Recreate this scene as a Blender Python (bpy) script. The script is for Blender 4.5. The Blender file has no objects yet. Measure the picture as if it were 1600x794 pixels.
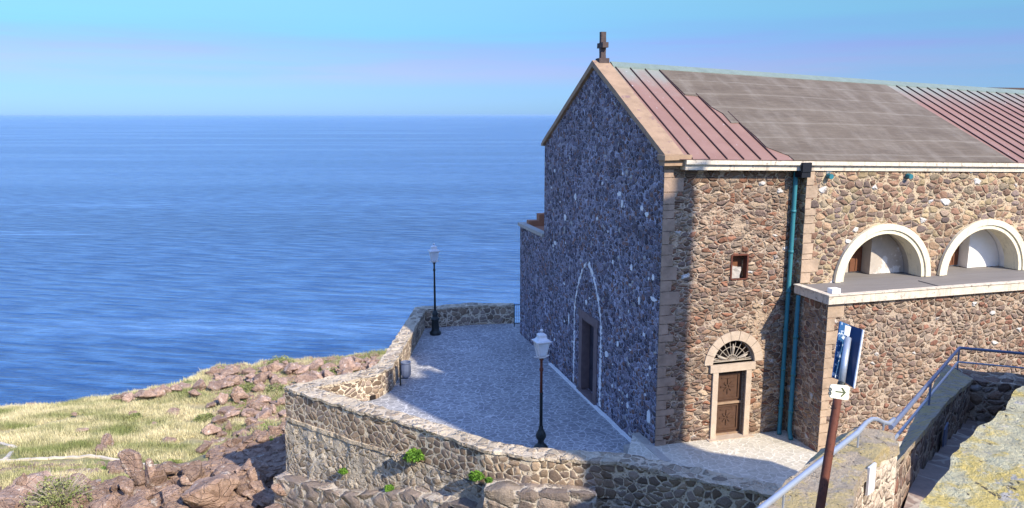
import bpy, bmesh, math, random
import numpy as np
from mathutils import Vector, Matrix, noise as mnoise
from mathutils.geometry import tessellate_polygon
random.seed(7); rng=np.random.default_rng(7)
sc=bpy.context.scene; COL=sc.collection; PI=math.pi
# ---------------------------------------------------------------- camera
HC=10.8; PITCH=math.atan(217/1215.)
cd=bpy.data.cameras.new('camera'); cam=bpy.data.objects.new('camera',cd); COL.objects.link(cam)
cam.location=(0,0,HC); cam.rotation_euler=(PI/2-PITCH,0,0)
cd.sensor_width=36; cd.lens=36*1215/1600; cd.clip_start=.05; cd.clip_end=200000
sc.camera=cam
# ---------------------------------------------------------------- light
SUN_TO=Vector((.65,-.76,0)).normalized(); EL=math.radians(36)
sl=bpy.data.lights.new('sun','SUN'); so=bpy.data.objects.new('sun',sl); COL.objects.link(so)
sl.energy=5.0; sl.angle=math.radians(.6); sl.color=(1,.90,.74)
sd=Vector((SUN_TO.x*math.cos(EL),SUN_TO.y*math.cos(EL),math.sin(EL)))
so.rotation_euler=sd.to_track_quat('Z','Y').to_euler(); so.location=(20,-20,40)
w=bpy.data.worlds.new('World'); sc.world=w; w.use_nodes=True
nt=w.node_tree; N=nt.nodes; L=nt.links
bg=N['Background']; bg.inputs['Strength'].default_value=.15
sky=N.new('ShaderNodeTexSky'); sky.sky_type='NISHITA'; sky.sun_disc=False
sky.sun_elevation=EL; sky.sun_rotation=math.atan2(SUN_TO.x,SUN_TO.y)
sky.air_density=1.0; sky.dust_density=.3; sky.ozone_density=2.0
tc=N.new('ShaderNodeTexCoord'); sep=N.new('ShaderNodeSeparateXYZ'); L.new(tc.outputs['Generated'],sep.inputs[0])
def wmap(frm,pts):
    r=N.new('ShaderNodeValToRGB'); L.new(frm,r.inputs[0]); e=r.color_ramp.elements
    while len(e)<len(pts): e.new(.5)
    for k,(p,c) in zip(e,pts): k.position=p; k.color=(*c,1) if len(c)==3 else c
    return r
tint=wmap(sep.outputs['Z'],[(0,(.205,.385,.84)),(.05,(.22,.36,.68)),(.10,(.26,.455,.62)),(.155,(.39,.60,.65)),(.32,(1.2,1.35,1.9)),(1,(1.6,1.7,2.1))])
mp=N.new('ShaderNodeMapping'); mp.inputs['Scale'].default_value=(2.2,2.2,34); L.new(tc.outputs['Generated'],mp.inputs[0])
cn=N.new('ShaderNodeTexNoise'); cn.inputs['Scale'].default_value=1.0; cn.inputs['Detail'].default_value=5; L.new(mp.outputs[0],cn.inputs['Vector'])
cr=wmap(cn.outputs['Fac'],[(.34,(0,0,0)),(.60,(1,1,1))])
band=wmap(sep.outputs['Z'],[(.030,(0,0,0)),(.052,(.95,.95,.95)),(.085,(.95,.95,.95)),(.115,(.08,.08,.08)),(.15,(.04,.04,.04)),(.2,(0,0,0))])
mm=N.new('ShaderNodeMath'); mm.operation='MULTIPLY'; L.new(cr.outputs[0],mm.inputs[0]); L.new(band.outputs[0],mm.inputs[1])
def vmix(a,b,f,t='MIX'):
    m=N.new('ShaderNodeMix'); m.data_type='RGBA'; m.blend_type=t
    for s,x in ((m.inputs[0],f),(m.inputs[6],a),(m.inputs[7],b)):
        if hasattr(x,'links'): L.new(x,s)
        else: s.default_value=x
    return m.outputs[2]
t2=vmix(tint.outputs[0],(.31,.345,.64,1),mm.outputs[0])
L.new(vmix(sky.outputs[0],t2,1.0,'MULTIPLY'),bg.inputs[0])
sc.view_settings.view_transform='Standard'; sc.view_settings.look='None'; sc.view_settings.gamma=1; sc.view_settings.exposure=.58
# ---------------------------------------------------------------- helpers
_F=Vector((0,math.cos(PITCH),-math.sin(PITCH))); _U=Vector((0,math.sin(PITCH),math.cos(PITCH)))
def ray(x,y): return Vector((1,0,0))*((x-800)/1215)+_U*((397-y)/1215)+_F
def P(x,y,z):
    d=ray(x,y); return Vector((0,0,HC))+d*((z-HC)/d.z)
def lin(*c): return tuple(c)
class MB:
    def __init__(s): s.v=[]; s.f=[]
    def add(s,vs,fs):
        o=len(s.v); s.v+= [tuple(p) for p in vs]; s.f+=[tuple(i+o for i in f) for f in fs]; return s
    def box(s,x0,x1,y0,y1,z0,z1,M=None):
        vs=[Vector(p) for p in ((x0,y0,z0),(x1,y0,z0),(x1,y1,z0),(x0,y1,z0),(x0,y0,z1),(x1,y0,z1),(x1,y1,z1),(x0,y1,z1))]
        if M: vs=[M@p for p in vs]
        return s.add(vs,[(0,3,2,1),(4,5,6,7),(0,1,5,4),(1,2,6,5),(2,3,7,6),(3,0,4,7)])
    def prism(s,outer,holes,f0,f1):
        """2D outline with holes; f0/f1 map (a,b)->3D for the two faces"""
        loops=[outer]+list(holes); flat=[p for l in loops for p in l]
        tr=tessellate_polygon([[Vector((a,b,0)) for a,b in l] for l in loops])
        n=len(flat); o=[f0(*p) for p in flat]+[f1(*p) for p in flat]
        fs=[tuple(t) for t in tr]+[tuple(i+n for i in reversed(t)) for t in tr]
        k=0
        for l in loops:
            m=len(l)
            for i in range(m):
                a=k+i; b=k+(i+1)%m; fs.append((a,b,b+n,a+n))
            k+=m
        return s.add(o,fs)
    def tube(s,pts,r,n=10,cap=True):
        pts=[Vector(p) for p in pts]; rs=r if isinstance(r,(list,tuple)) else [r]*len(pts)
        vs=[];fs=[]; prev=None
        for i,p in enumerate(pts):
            t=(pts[min(i+1,len(pts)-1)]-pts[max(i-1,0)]).normalized()
            if prev is None: a=Vector((0,0,1)) if abs(t.z)<.9 else Vector((1,0,0)); x=t.cross(a).normalized()
            else: x=(prev-t*prev.dot(t)).normalized()
            prev=x; y=t.cross(x)
            for k in range(n):
                an=2*PI*k/n; vs.append(p+(x*math.cos(an)+y*math.sin(an))*rs[i])
        for i in range(len(pts)-1):
            for k in range(n): fs.append((i*n+k,i*n+(k+1)%n,(i+1)*n+(k+1)%n,(i+1)*n+k))
        if cap: fs.append(tuple(range(n-1,-1,-1))); fs.append(tuple((len(pts)-1)*n+k for k in range(n)))
        return s.add(vs,fs)
    def lathe(s,prof,c=(0,0,0),n=16,ph=0):
        vs=[];fs=[]
        for r,z in prof:
            for k in range(n):
                an=2*PI*k/n+ph; vs.append((c[0]+r*math.cos(an),c[1]+r*math.sin(an),c[2]+z))
        for i in range(len(prof)-1):
            for k in range(n): fs.append((i*n+k,i*n+(k+1)%n,(i+1)*n+(k+1)%n,(i+1)*n+k))
        fs.append(tuple(range(n-1,-1,-1))); fs.append(tuple((len(prof)-1)*n+k for k in range(n)))
        return s.add(vs,fs)
    def build(s,name,mat,parent=None,smooth=False,fix=True):
        me=bpy.data.meshes.new(name); me.from_pydata(s.v,[],s.f); me.update()
        if fix:
            bm=bmesh.new(); bm.from_mesh(me); bmesh.ops.recalc_face_normals(bm,faces=bm.faces); bm.to_mesh(me); bm.free()
        if smooth:
            for p in me.polygons: p.use_smooth=True
        me.materials.append(mat); o=bpy.data.objects.new(name,me); COL.objects.link(o)
        if parent: o.parent=parent
        return o
def tag(o,label,cat,group=None,kind=None):
    if label: o['label']=label
    if cat: o['category']=cat
    if group: o['group']=group
    if kind: o['kind']=kind
    return o
def thing(name,label,cat,loc=(0,0,0),rz=0,group=None):
    o=bpy.data.objects.new(name,None); COL.objects.link(o); o.location=loc; o.rotation_euler=(0,0,rz); o.empty_display_size=.3
    return tag(o,label,cat,group)
def struct(o): o['kind']='structure'; return o
def jitter(o,amt,scale=3.,cuts=0,seg=None):
    """subdivide to ~seg metres and push the vertices about with noise: worn masonry"""
    bm=bmesh.new(); bm.from_mesh(o.data)
    bmesh.ops.triangulate(bm,faces=[f for f in bm.faces if len(f.verts)>4])
    if seg:
        for _ in range(7):
            es=[e for e in bm.edges if e.calc_length()>seg*1.5]
            if not es: break
            bmesh.ops.subdivide_edges(bm,edges=es,cuts=1)
            bmesh.ops.triangulate(bm,faces=[f for f in bm.faces if len(f.verts)>4])
    bm.normal_update()
    for v in bm.verts:
        q=v.co*scale
        v.co+=Vector((mnoise.noise(q),mnoise.noise(q+Vector((31,7,3))),mnoise.noise(q+Vector((5,57,9)))))*amt
        q*=3.1
        v.co+=Vector((mnoise.noise(q),mnoise.noise(q+Vector((31,7,3))),mnoise.noise(q+Vector((5,57,9)))))*amt*.45
    bm.to_mesh(o.data); bm.free(); return o
# ---------------------------------------------------------------- materials
class NB:
    def __init__(s,name):
        s.m=bpy.data.materials.new(name); s.m.use_nodes=True; s.t=s.m.node_tree; s.b=s.t.nodes['Principled BSDF']
        s.b.inputs['Roughness'].default_value=.85; s.b.inputs['Specular IOR Level'].default_value=.25
        s.tc=s.t.nodes.new('ShaderNodeTexCoord'); s.co=s.tc.outputs['Object']
    def n(s,t,**k):
        x=s.t.nodes.new('ShaderNode'+t)
        for a,b in k.items(): setattr(x,a,b)
        return x
    def put(s,sock,x):
        if hasattr(x,'links'): s.t.links.new(x,sock)
        else: sock.default_value=x
    def map(s,scale=(1,1,1),rot=(0,0,0),loc=(0,0,0),co=None):
        x=s.n('Mapping'); s.put(x.inputs[0],co or s.co); x.inputs['Scale'].default_value=scale; x.inputs['Rotation'].default_value=rot; x.inputs['Location'].default_value=loc; return x.outputs[0]
    def noise(s,co,sc_,det=4,rough=.55,out='Fac'):
        x=s.n('TexNoise'); s.put(x.inputs['Vector'],co); x.inputs['Scale'].default_value=sc_; x.inputs['Detail'].default_value=det; x.inputs['Roughness'].default_value=rough; return x.outputs[out]
    def vor(s,co,sc_=1,feat='F1',rand=1):
        x=s.n('TexVoronoi',feature=feat); s.put(x.inputs['Vector'],co); x.inputs['Scale'].default_value=sc_; x.inputs['Randomness'].default_value=rand; return x
    def math(s,op,a,b=0.,c=0.,clamp=False):
        x=s.n('Math',operation=op,use_clamp=clamp); s.put(x.inputs[0],a); s.put(x.inputs[1],b); s.put(x.inputs[2],c); return x.outputs[0]
    def step(s,x,a,b):
        m=s.n('MapRange',interpolation_type='SMOOTHSTEP'); s.put(m.inputs[0],x); s.put(m.inputs[1],a); s.put(m.inputs[2],b); return m.outputs[0]
    def ramp(s,x,pts,interp='LINEAR'):
        r=s.n('ValToRGB'); s.put(r.inputs[0],x); r.color_ramp.interpolation=interp; e=r.color_ramp.elements
        while len(e)<len(pts): e.new(.5)
        for k,(p,c) in zip(e,pts): k.position=p; k.color=(*c,1)
        return r.outputs[0]
    def mix(s,f,a,b,t='MIX'):
        m=s.n('Mix',data_type='RGBA',blend_type=t)
        a=(*a,1) if isinstance(a,tuple) and len(a)==3 else a; b=(*b,1) if isinstance(b,tuple) and len(b)==3 else b
        s.put(m.inputs[0],f); s.put(m.inputs[6],a); s.put(m.inputs[7],b); return m.outputs[2]
    def vadd(s,a,b,k):
        x=s.n('VectorMath',operation='SUBTRACT'); s.put(x.inputs[0],b); x.inputs[1].default_value=(.5,.5,.5)
        y=s.n('VectorMath',operation='SCALE'); s.put(y.inputs[0],x.outputs[0]); y.inputs['Scale'].default_value=k
        z=s.n('VectorMath',operation='ADD'); s.put(z.inputs[0],a); s.put(z.inputs[1],y.outputs[0]); return z.outputs[0]
    def bump(s,h,dist,strength=1.,normal=None):
        x=s.n('Bump'); s.put(x.inputs['Height'],h); x.inputs['Distance'].default_value=dist; x.inputs['Strength'].default_value=strength
        if normal: s.put(x.inputs['Normal'],normal)
        return x.outputs[0]
    def done(s,col=None,normal=None,rough=None,metal=None):
        if col is not None: s.put(s.b.inputs['Base Color'],(*col,1) if isinstance(col,tuple) and len(col)==3 else col)
        if normal is not None: s.put(s.b.inputs['Normal'],normal)
        if rough is not None: s.put(s.b.inputs['Roughness'],rough)
        if metal is not None: s.put(s.b.inputs['Metallic'],metal)
        return s.m
def masonry(name,cell,stones,mortar,mw=.07,bump=.07,rot=(0,0,0),warp=.35,rand=.9,patch=0,patchcol=None,white=0,seed=0,stain=.35,rnd=.74,small=1.):
    b=NB(name); co=b.map(rot=rot)
    sc_=b.map((1/cell[0],1/cell[1],1/cell[2]),loc=(seed,seed*.7,seed*.3),co=co)
    wco=b.vadd(sc_,b.noise(sc_,.9,3,out='Color'),warp)
    wco=b.vadd(wco,b.noise(sc_,.16,2,out='Color'),2.4)
    F=b.vor(wco,1,'F1',rand); E=b.vor(wco,1,'DISTANCE_TO_EDGE',rand)
    sp=b.n('SeparateColor'); b.put(sp.inputs[0],F.outputs['Color'])
    fine=b.noise(co,26,4,.65); mid=b.noise(co,7,3)
    k=len(stones); base=b.ramp(sp.outputs[0],[((i+.0)/k,c) for i,c in enumerate(stones)],'CONSTANT')
    base=b.mix(.55,base,b.mix(mid,tuple(x*.62 for x in stones[0]),tuple(min(1,x*1.5) for x in stones[-1])),'MIX') if False else base
    v=b.math('MULTIPLY_ADD',fine,1.15,.42); v=b.math('MULTIPLY',v,b.math('MULTIPLY_ADD',sp.outputs[1],.6,.7))
    base=b.mix(1.,base,b.n_comb(v) if hasattr(b,'n_comb') else _comb(b,v),'MULTIPLY')
    if white: base=b.mix(b.step(sp.outputs[2],1-white,1-white+.01),base,(.62,.58,.54))
    ed=b.math('ADD',E.outputs['Distance'],b.math('MULTIPLY_ADD',b.noise(co,14,3),.12,-.06))
    mwv=b.math('MULTIPLY_ADD',b.noise(b.map(co=co,loc=(7,7,7)),1.1,3),mw*2.6,-mw*.55)
    m=b.step(b.math('SUBTRACT',ed,mwv),-.02,.035)
    m=b.math('MULTIPLY',m,b.step(b.math('ADD',F.outputs['Distance'],b.math('MULTIPLY_ADD',b.noise(co,12,3),.3,-.15)),rnd,rnd-.12))
    F2=b.vor(b.map((2.3,2.3,2.0),loc=(5,3,1),co=wco),1,'F1',1.); E2=b.vor(b.map((2.3,2.3,2.0),loc=(5,3,1),co=wco),1,'DISTANCE_TO_EDGE',1.)
    s2=b.n('SeparateColor'); b.put(s2.inputs[0],F2.outputs['Color'])
    m2=b.math('MULTIPLY',b.step(E2.outputs['Distance'],.10,.17),b.step(F2.outputs['Distance'],.60,.48)); m2=b.math('MULTIPLY',m2,b.step(s2.outputs[1],.25,.3)); m2=b.math('MULTIPLY',m2,b.step(E.outputs['Distance'],.20,.0))
    m2=b.math('MULTIPLY',m2,b.math('SUBTRACT',1.,m))
    m2=b.math('MULTIPLY',m2,small)
    base2=b.mix(1.,b.ramp(s2.outputs[0],[((i+.0)/k,c) for i,c in enumerate(stones)],'CONSTANT'),_comb(b,b.math('MULTIPLY_ADD',fine,1.0,.6)),'MULTIPLY')
    mc=b.mix(1.,mortar,_comb(b,b.math('MULTIPLY_ADD',fine,.9,.55)),'MULTIPLY')
    if patch:
        pn=b.noise(b.map(co=co,loc=(3+seed,1,2)),.55,5,.7); pm=b.step(pn,1-patch,1-patch+.07)
        m=b.math('MULTIPLY',m,b.math('MULTIPLY_ADD',pm,-.85,1.))
        if patchcol: mc=b.mix(pm,mc,patchcol)
    mc=b.mix(m2,mc,base2)
    col=b.mix(m,mc,base)
    st=b.noise(b.map((1,1,.35),co=co),.5,5,.65); col=b.mix(1.,col,_comb(b,b.math('MULTIPLY_ADD',st,stain*2,1-stain)),'MULTIPLY')
    dome=b.step(E.outputs['Distance'],0.,.32)
    h=b.math('ADD',b.math('MULTIPLY',b.math('MULTIPLY_ADD',m2,.6,m),.55),b.math('MULTIPLY',b.math('MULTIPLY',dome,m),b.math('MULTIPLY_ADD',sp.outputs[2],.6,.3)))
    h=b.math('ADD',h,b.math('MULTIPLY_ADD',b.noise(co,22,4,.7),.5,b.math('MULTIPLY',mid,.35)))
    return b.done(col,b.bump(h,bump*1.0,1.),.93)
def _comb(b,v):
    x=b.n('CombineColor'); 
    for i in range(3): b.put(x.inputs[i],v)
    return x.outputs[0]
def plain(name,col,rough=.7,metal=0,var=.25,scale=6,bump=.004,spots=None,streak=0):
    b=NB(name); n=b.noise(b.co,scale,5,.6)
    c=b.mix(1.,col,_comb(b,b.math('MULTIPLY_ADD',n,var*2,1-var)),'MULTIPLY')
    if streak: c=b.mix(b.math('MULTIPLY',b.step(b.noise(b.map((5,5,.5)),1.3,5,.7),.48,.72),streak),c,(.16,.13,.10))
    if spots: c=b.mix(b.step(b.noise(b.co,spots[1],5,.7),spots[2],spots[2]+.08),c,spots[0])
    return b.done(c,b.bump(b.noise(b.co,scale*5,4),bump,.7),rough,metal)
M={}
M['side']=masonry('sunlit_rubble_stone',(.28,.28,.155),[(.20,.12,.08),(.28,.175,.115),(.23,.15,.105),(.35,.235,.155),(.18,.125,.10),(.28,.21,.155),(.27,.13,.08),(.42,.31,.21)],(.50,.385,.28),mw=.055,bump=.12,patch=.42,patchcol=(.48,.36,.25),white=.02,warp=.7,rnd=.80,small=1.)
M['upper']=masonry('upper_rubble_stone',(.30,.30,.20),[(.21,.13,.09),(.30,.18,.12),(.24,.17,.13),(.36,.24,.15),(.19,.14,.12),(.29,.23,.16),(.38,.29,.17),(.27,.155,.105)],(.50,.39,.26),mw=.055,bump=.08,patch=.40,patchcol=(.54,.44,.27),white=.035,warp=.45,seed=3)
M['block']=masonry('aisle_rubble_stone',(.25,.25,.175),[(.21,.135,.095),(.29,.19,.13),(.24,.17,.13),(.35,.24,.165),(.19,.135,.11),(.28,.215,.165),(.28,.14,.095),(.32,.22,.15)],(.50,.39,.285),mw=.07,bump=.12,rnd=.72,white=.025,warp=.45,seed=6,stain=.25,small=1.)
M['facade']=masonry('shade_tinted_rubble_stone',(.24,.19,.15),[(.105,.085,.11),(.20,.165,.20),(.29,.25,.30),(.14,.115,.125),(.36,.32,.36),(.26,.155,.13),(.18,.17,.22)],(.50,.49,.60),mw=.055,bump=.12,white=.02,warp=.7,seed=9,stain=.45,rnd=.80)  # violet-blue of the shade is mixed into the stone and mortar colours
M['parapet']=masonry('polygonal_parapet_stone',(.29,.29,.25),[(.22,.155,.105),(.29,.21,.145),(.25,.19,.145),(.34,.25,.17),(.19,.14,.105),(.30,.23,.18)],(.66,.55,.40),mw=.075,bump=.05,warp=.2,seed=12,stain=.15)
M['retain']=masonry('rough_retaining_stone',(.30,.30,.22),[(.34,.27,.20),(.46,.38,.29),(.29,.23,.17),(.54,.46,.36),(.40,.33,.26)],(.68,.59,.46),mw=.11,bump=.16,warp=.8,seed=15,patch=.5,patchcol=(.56,.48,.37),stain=.3)
M['footing']=masonry('big_footing_stone',(.8,.8,.6),[(.30,.235,.19),(.37,.29,.23),(.27,.215,.18),(.42,.34,.27)],(.60,.52,.42),mw=.05,bump=.16,warp=.5,seed=18)
M['tower']=masonry('castle_tower_stone',(.5,.5,.35),[(.22,.17,.13),(.28,.22,.16),(.18,.14,.11),(.32,.25,.19)],(.4,.34,.27),mw=.06,seed=21)
def coping_stone(name,col,yel=.5):
    b=NB(name); n=b.noise(b.co,3.2,6,.68); c=b.mix(b.noise(b.co,11,5,.7),tuple(x*.50 for x in col),tuple(min(1,x*1.45) for x in col))
    c=b.mix(b.step(n,.47,.58),c,(.78,.60,.19)); c2=b.mix(b.step(b.noise(b.map(loc=(9,4,1)),6,5,.7),.60,.66),c,(.60,.56,.50)) if yel else c
    c=b.mix(yel,b.mix(b.noise(b.co,11,5,.7),tuple(x*.6 for x in col),tuple(min(1,x*1.35) for x in col)),c2)
    c=b.mix(b.step(b.noise(b.map((1,.5,1)),17,5,.75),.585,.64),c,(.10,.08,.06)); c=b.mix(b.step(b.noise(b.map(loc=(2,8,5)),9,6,.8),.58,.66),c,(.74,.66,.50))
    return b.done(c,b.bump(b.math('ADD',b.math('ADD',n,b.math('MULTIPLY',b.noise(b.co,24,5,.8),1.1)),b.math('MULTIPLY',b.step(b.vor(b.vadd(b.co,b.noise(b.co,4,3,out='Color'),.35),5,'DISTANCE_TO_EDGE').outputs['Distance'],0,.1),.08)),.085,1.),.95)
M['lichen']=coping_stone('lichen_stone',(.80,.66,.42),.95)
M['capst']=masonry('rough_coping_rubble',(.34,.34,.3),[(.38,.30,.21),(.48,.39,.28),(.33,.26,.19),(.55,.46,.34)],(.60,.50,.37),mw=.12,bump=.09,warp=.7,seed=25,stain=.35,patch=.5,patchcol=(.56,.46,.33))
M['rubfore']=masonry('plastered_rubble_wall',(.17,.17,.13),[(.34,.26,.19),(.44,.35,.26),(.38,.30,.22),(.50,.41,.31)],(.60,.50,.38),mw=.10,bump=.06,warp=.8,seed=30,stain=.3,patch=.52,patchcol=(.60,.50,.38),small=1.)
M['wallcap']=coping_stone('parapet_top_mortar',(.46,.36,.245),.35)
M['wallfore']=coping_stone('weathered_wall_stone',(.58,.475,.35),.5)
def paving(name,cell,stone1,stone2,joint,jw,bump=.012,warp=.15,seed=0,rough=.75):
    b=NB(name); sc_=b.map((1/cell,1/cell,.001),loc=(seed,seed,0)); wco=b.vadd(sc_,b.noise(sc_,1.1,2,out='Color'),warp)
    F=b.vor(wco,1); E=b.vor(wco,1,'DISTANCE_TO_EDGE'); sp=b.n('SeparateColor'); b.put(sp.inputs[0],F.outputs['Color'])
    c=b.mix(sp.outputs[0],stone1,stone2); c=b.mix(1.,c,_comb(b,b.math('MULTIPLY_ADD',b.noise(b.co,9,5,.7),.8,.6)),'MULTIPLY')
    ed=b.math('ADD',E.outputs['Distance'],b.math('MULTIPLY_ADD',b.noise(b.co,7,3),.14,-.07))
    m=b.step(ed,jw*.4,jw*1.4); c=b.mix(m,joint,c)
    st=b.noise(b.co,.45,5,.65); c=b.mix(1.,c,_comb(b,b.math('MULTIPLY_ADD',st,.7,.65)),'MULTIPLY')
    h=b.math('ADD',b.math('MULTIPLY',m,-.5),b.math('MULTIPLY',b.noise(b.co,14,4),.8))
    return b.done(c,b.bump(h,bump,.8),rough)
M['pave']=paving('crazy_stone_paving',.25,(.24,.24,.25),(.33,.325,.325),(.54,.53,.52),.045)
M['pave2']=paving('forecourt_paving',.24,(.46,.42,.335),(.54,.49,.39),(.66,.61,.51),.05,seed=5)
M['flag']=paving('passage_flagstones',.6,(.20,.145,.12),(.30,.23,.185),(.38,.32,.26),.03,seed=8)
M['ashlar']=plain('dressed_quoin_stone',(.38,.28,.195),.9,0,.6,2.2,.03)
M['quoind']=plain('dark_quoin_stone',(.31,.22,.16),.9,0,.65,2.2,.03)
M['frame']=plain('pinkish_dressed_stone',(.46,.365,.275),.85,0,.3,4,.02)
M['framed']=plain('purple_dressed_stone',(.17,.12,.115),.9,0,.35,5,.02)
M['cream']=plain('cream_painted_moulding',(.74,.66,.47),.75,0,.10,2.5,.006,((.50,.42,.30),9,.60),streak=.35)
M['cornice']=plain('pale_cornice_stone',(.62,.54,.43),.85,0,.25,3,.012,((.30,.25,.2),7,.57),streak=.5)
M['plaster']=plain('patched_grey_plaster',(.42,.37,.31),.9,0,.25,3,.01,((.66,.62,.56),1.4,.56))
M['plasterw']=plain('white_plaster',(.78,.74,.68),.9,0,.12,3,.01,((.45,.40,.34),1.6,.64))
M['whitem']=plain('white_mortar_line',(.78,.76,.74),.9,0,.22,14,.02)
M['wood']=plain('brown_carved_wood',(.085,.045,.028),.5,0,.4,8,.004)
M['woodd']=plain('dark_blue_wood',(.035,.032,.045),.55,0,.4,8,.004)
M['rustwood']=plain('small_brown_door_wood',(.15,.06,.03),.7,0,.4,8,.004)
M['dark']=plain('dark_hollow',(.02,.015,.013),.9)
M['iron']=plain('dark_green_cast_iron',(.030,.036,.036),.45,.3,.4,14,.003)
M['rust']=plain('rusty_iron',(.13,.045,.028),.75,.2,.45,18,.003,((.05,.025,.02),20,.55))
M['teal']=plain('teal_painted_pipe',(.035,.17,.20),.45,0,.25,4,.003)
M['hopper']=plain('shade_darkened_rain_hopper',(.006,.008,.014),.7,0,.2)  # near-black puts the corner's shade into the hopper's colour
M['galv']=plain('galvanised_steel',(.42,.46,.52),.42,.55,.2,9,.002)
M['bluerail']=plain('blue_grey_painted_steel',(.16,.19,.27),.45,.3,.2,9,.002)
M['whitemet']=plain('white_painted_metal',(.62,.62,.63),.45,.1,.15,9,.002)
M['signblue']=plain('dark_blue_sign_paint',(.008,.028,.085),.35,0,.2,8,.001,((.05,.11,.24),26,.66))
M['signpeel']=plain('peeling_blue_sign_paint',(.02,.08,.19),.4,0,.2,8,.001,((.62,.68,.74),22,.53))
M['signw']=plain('cream_sign_enamel',(.68,.66,.50),.35,0,.08,9,.001)
M['signg']=plain('dark_green_sign_paint',(.05,.065,.02),.4)
M['brick']=plain('terracotta_brown_render',(.36,.16,.09),.9,0,.3,3,.02)
M['copper']=plain('verdigris_ridge_metal',(.17,.215,.19),.6,.1,.25,3,.01)
M['gablecap']=plain('orange_brown_coping_stone',(.31,.21,.135),.85,0,.45,2.2,.015,((.22,.14,.12),3,.58))
M['crossm']=plain('dark_weathered_cross_stone',(.075,.055,.05),.9,0,.4,9,.01)
M['plastic']=plain('white_plastic_box',(.8,.85,.88),.4,0,.05)
M['slabstone']=plain('pale_stone_step',(.40,.36,.31),.9,0,.35,4,.02)
def glass(name):
    m=bpy.data.materials.new(name); m.use_nodes=True; b=m.node_tree.nodes['Principled BSDF']
    b.inputs['Base Color'].default_value=(.85,.88,.92,1); b.inputs['Roughness'].default_value=.25; b.inputs['Transmission Weight'].default_value=.55; b.inputs['IOR'].default_value=1.1; return m
M['glass']=glass('frosted_lantern_glass')
# roof metal with verdigris
b=NB('oxblood_roof_metal'); n=b.noise(b.co,1.3,6,.7); c=b.mix(n,(.20,.105,.08),(.315,.19,.15))
sp=b.n('SeparateXYZ'); b.put(sp.inputs[0],b.co)
g=b.math('ADD',sp.outputs['Y'],b.math('MULTIPLY_ADD',b.noise(b.map((1,.4,1)),1.6,4),3.,-1.5))
c=b.mix(b.math('MULTIPLY',b.step(g,3.6,6.2),.75),c,(.23,.29,.25)); c=b.mix(b.step(b.noise(b.map((6,2.4,3)),1.6,5,.75),.64,.69),c,(.46,.42,.42))
M['roofmetal']=b.done(c,b.bump(n,.02,.5),.6,.1)
b=NB('black_roof_seam'); M['seam']=b.done((.055,.028,.024),None,.6)
b=NB('bitumen_roof_felt'); s1=b.noise(b.map((.22,2.6,1)),1.,7,.75); s2=b.noise(b.map((1.6,.35,1)),1.,5,.65); s3=b.noise(b.map((2,22,1)),1.,5,.75); sy=b.n('SeparateXYZ'); b.put(sy.inputs[0],b.co); fy=b.math('PINGPONG',b.math('ADD',sy.outputs['Y'],b.math('MULTIPLY',b.noise(b.map((.4,.4,1)),1.,3),.25)),.5); lap=b.math('MULTIPLY',b.step(fy,.07,.0),b.noise(b.map((.6,2,1)),1.,4))
c=b.mix(s1,(.055,.038,.028),(.19,.155,.115)); c=b.mix(b.math('MULTIPLY',b.step(s2,.40,.75),.5),c,(.22,.19,.155)); c=b.mix(b.math('MULTIPLY',lap,.55),c,(.29,.26,.21)); c=b.mix(1.,c,_comb(b,b.math('MULTIPLY_ADD',s3,1.1,.45)),'MULTIPLY')
M['felt']=b.done(c,b.bump(s3,.015,.6),.85)
b=NB('terrace_roof_felt'); s1=b.noise(b.map((.5,5,1)),1.,5,.6); c=b.mix(s1,(.14,.125,.115),(.25,.23,.21)); M['deck']=b.done(c,b.bump(b.noise(b.co,14,4),.01,.6),.85)
# ground, rock, plants, water
b=NB('dry_hillside_soil'); n=b.noise(b.co,.11,5,.6); c=b.mix(b.step(n,.36,.60),(.17,.19,.06),(.42,.34,.17)); c=b.mix(b.step(b.noise(b.co,.5,6,.7),.53,.66),c,(.34,.24,.17))
c=b.mix(1.,c,_comb(b,b.math('MULTIPLY_ADD',b.noise(b.co,3,5,.75),1.2,.4)),'MULTIPLY'); M['soil']=b.done(c,b.bump(b.noise(b.co,2,6,.7),.3,.8),.97)
def rockm(name,c1,c2,c3):
    b=NB(name); n=b.noise(b.co,1.7,7,.72); c=b.mix(b.step(n,.3,.7),c1,c2); c=b.mix(b.step(b.noise(b.map(loc=(4,4,4)),1.1,5,.7),.57,.66),c,c3)
    oi=b.n('ObjectInfo'); c=b.mix(1.,c,_comb(b,b.math('MULTIPLY_ADD',oi.outputs['Random'],.5,.75)),'MULTIPLY')
    ck=b.vor(b.vadd(b.map((1,1,1.6)),b.noise(b.co,1.5,3,out='Color'),.6),1.6,'DISTANCE_TO_EDGE'); cr_=b.step(ck.outputs['Distance'],0.,.06)
    h=b.math('ADD',n,b.math('MULTIPLY',cr_,.25)); h=b.math('ADD',h,b.math('MULTIPLY',b.noise(b.co,8,5,.7),.35)); return b.done(c,b.bump(h,.30,.9),.95)
M['rock']=rockm('red_brown_volcanic_rock',(.26,.165,.12),(.46,.32,.24),(.58,.50,.42))
M['rockg']=rockm('grey_brown_wall_boulder',(.17,.125,.10),(.30,.235,.19),(.46,.41,.35))
def leafm(name,c1,c2,sc_=1.2):
    b=NB(name); g=b.n('NewGeometry'); n=b.noise(g.outputs['Position'],sc_,3)
    r=b.n('ObjectInfo'); c=b.mix(b.step(n,.32,.66),c1,c2); at=b.n('Attribute',attribute_name='var'); c=b.mix(1.,c,_comb(b,b.math('MULTIPLY_ADD',at.outputs['Fac'],.8,.6)),'MULTIPLY')
    return b.done(c,None,.8)
M['grass']=leafm('dry_and_green_grass',(.19,.215,.075),(.62,.54,.32),.17)
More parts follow.
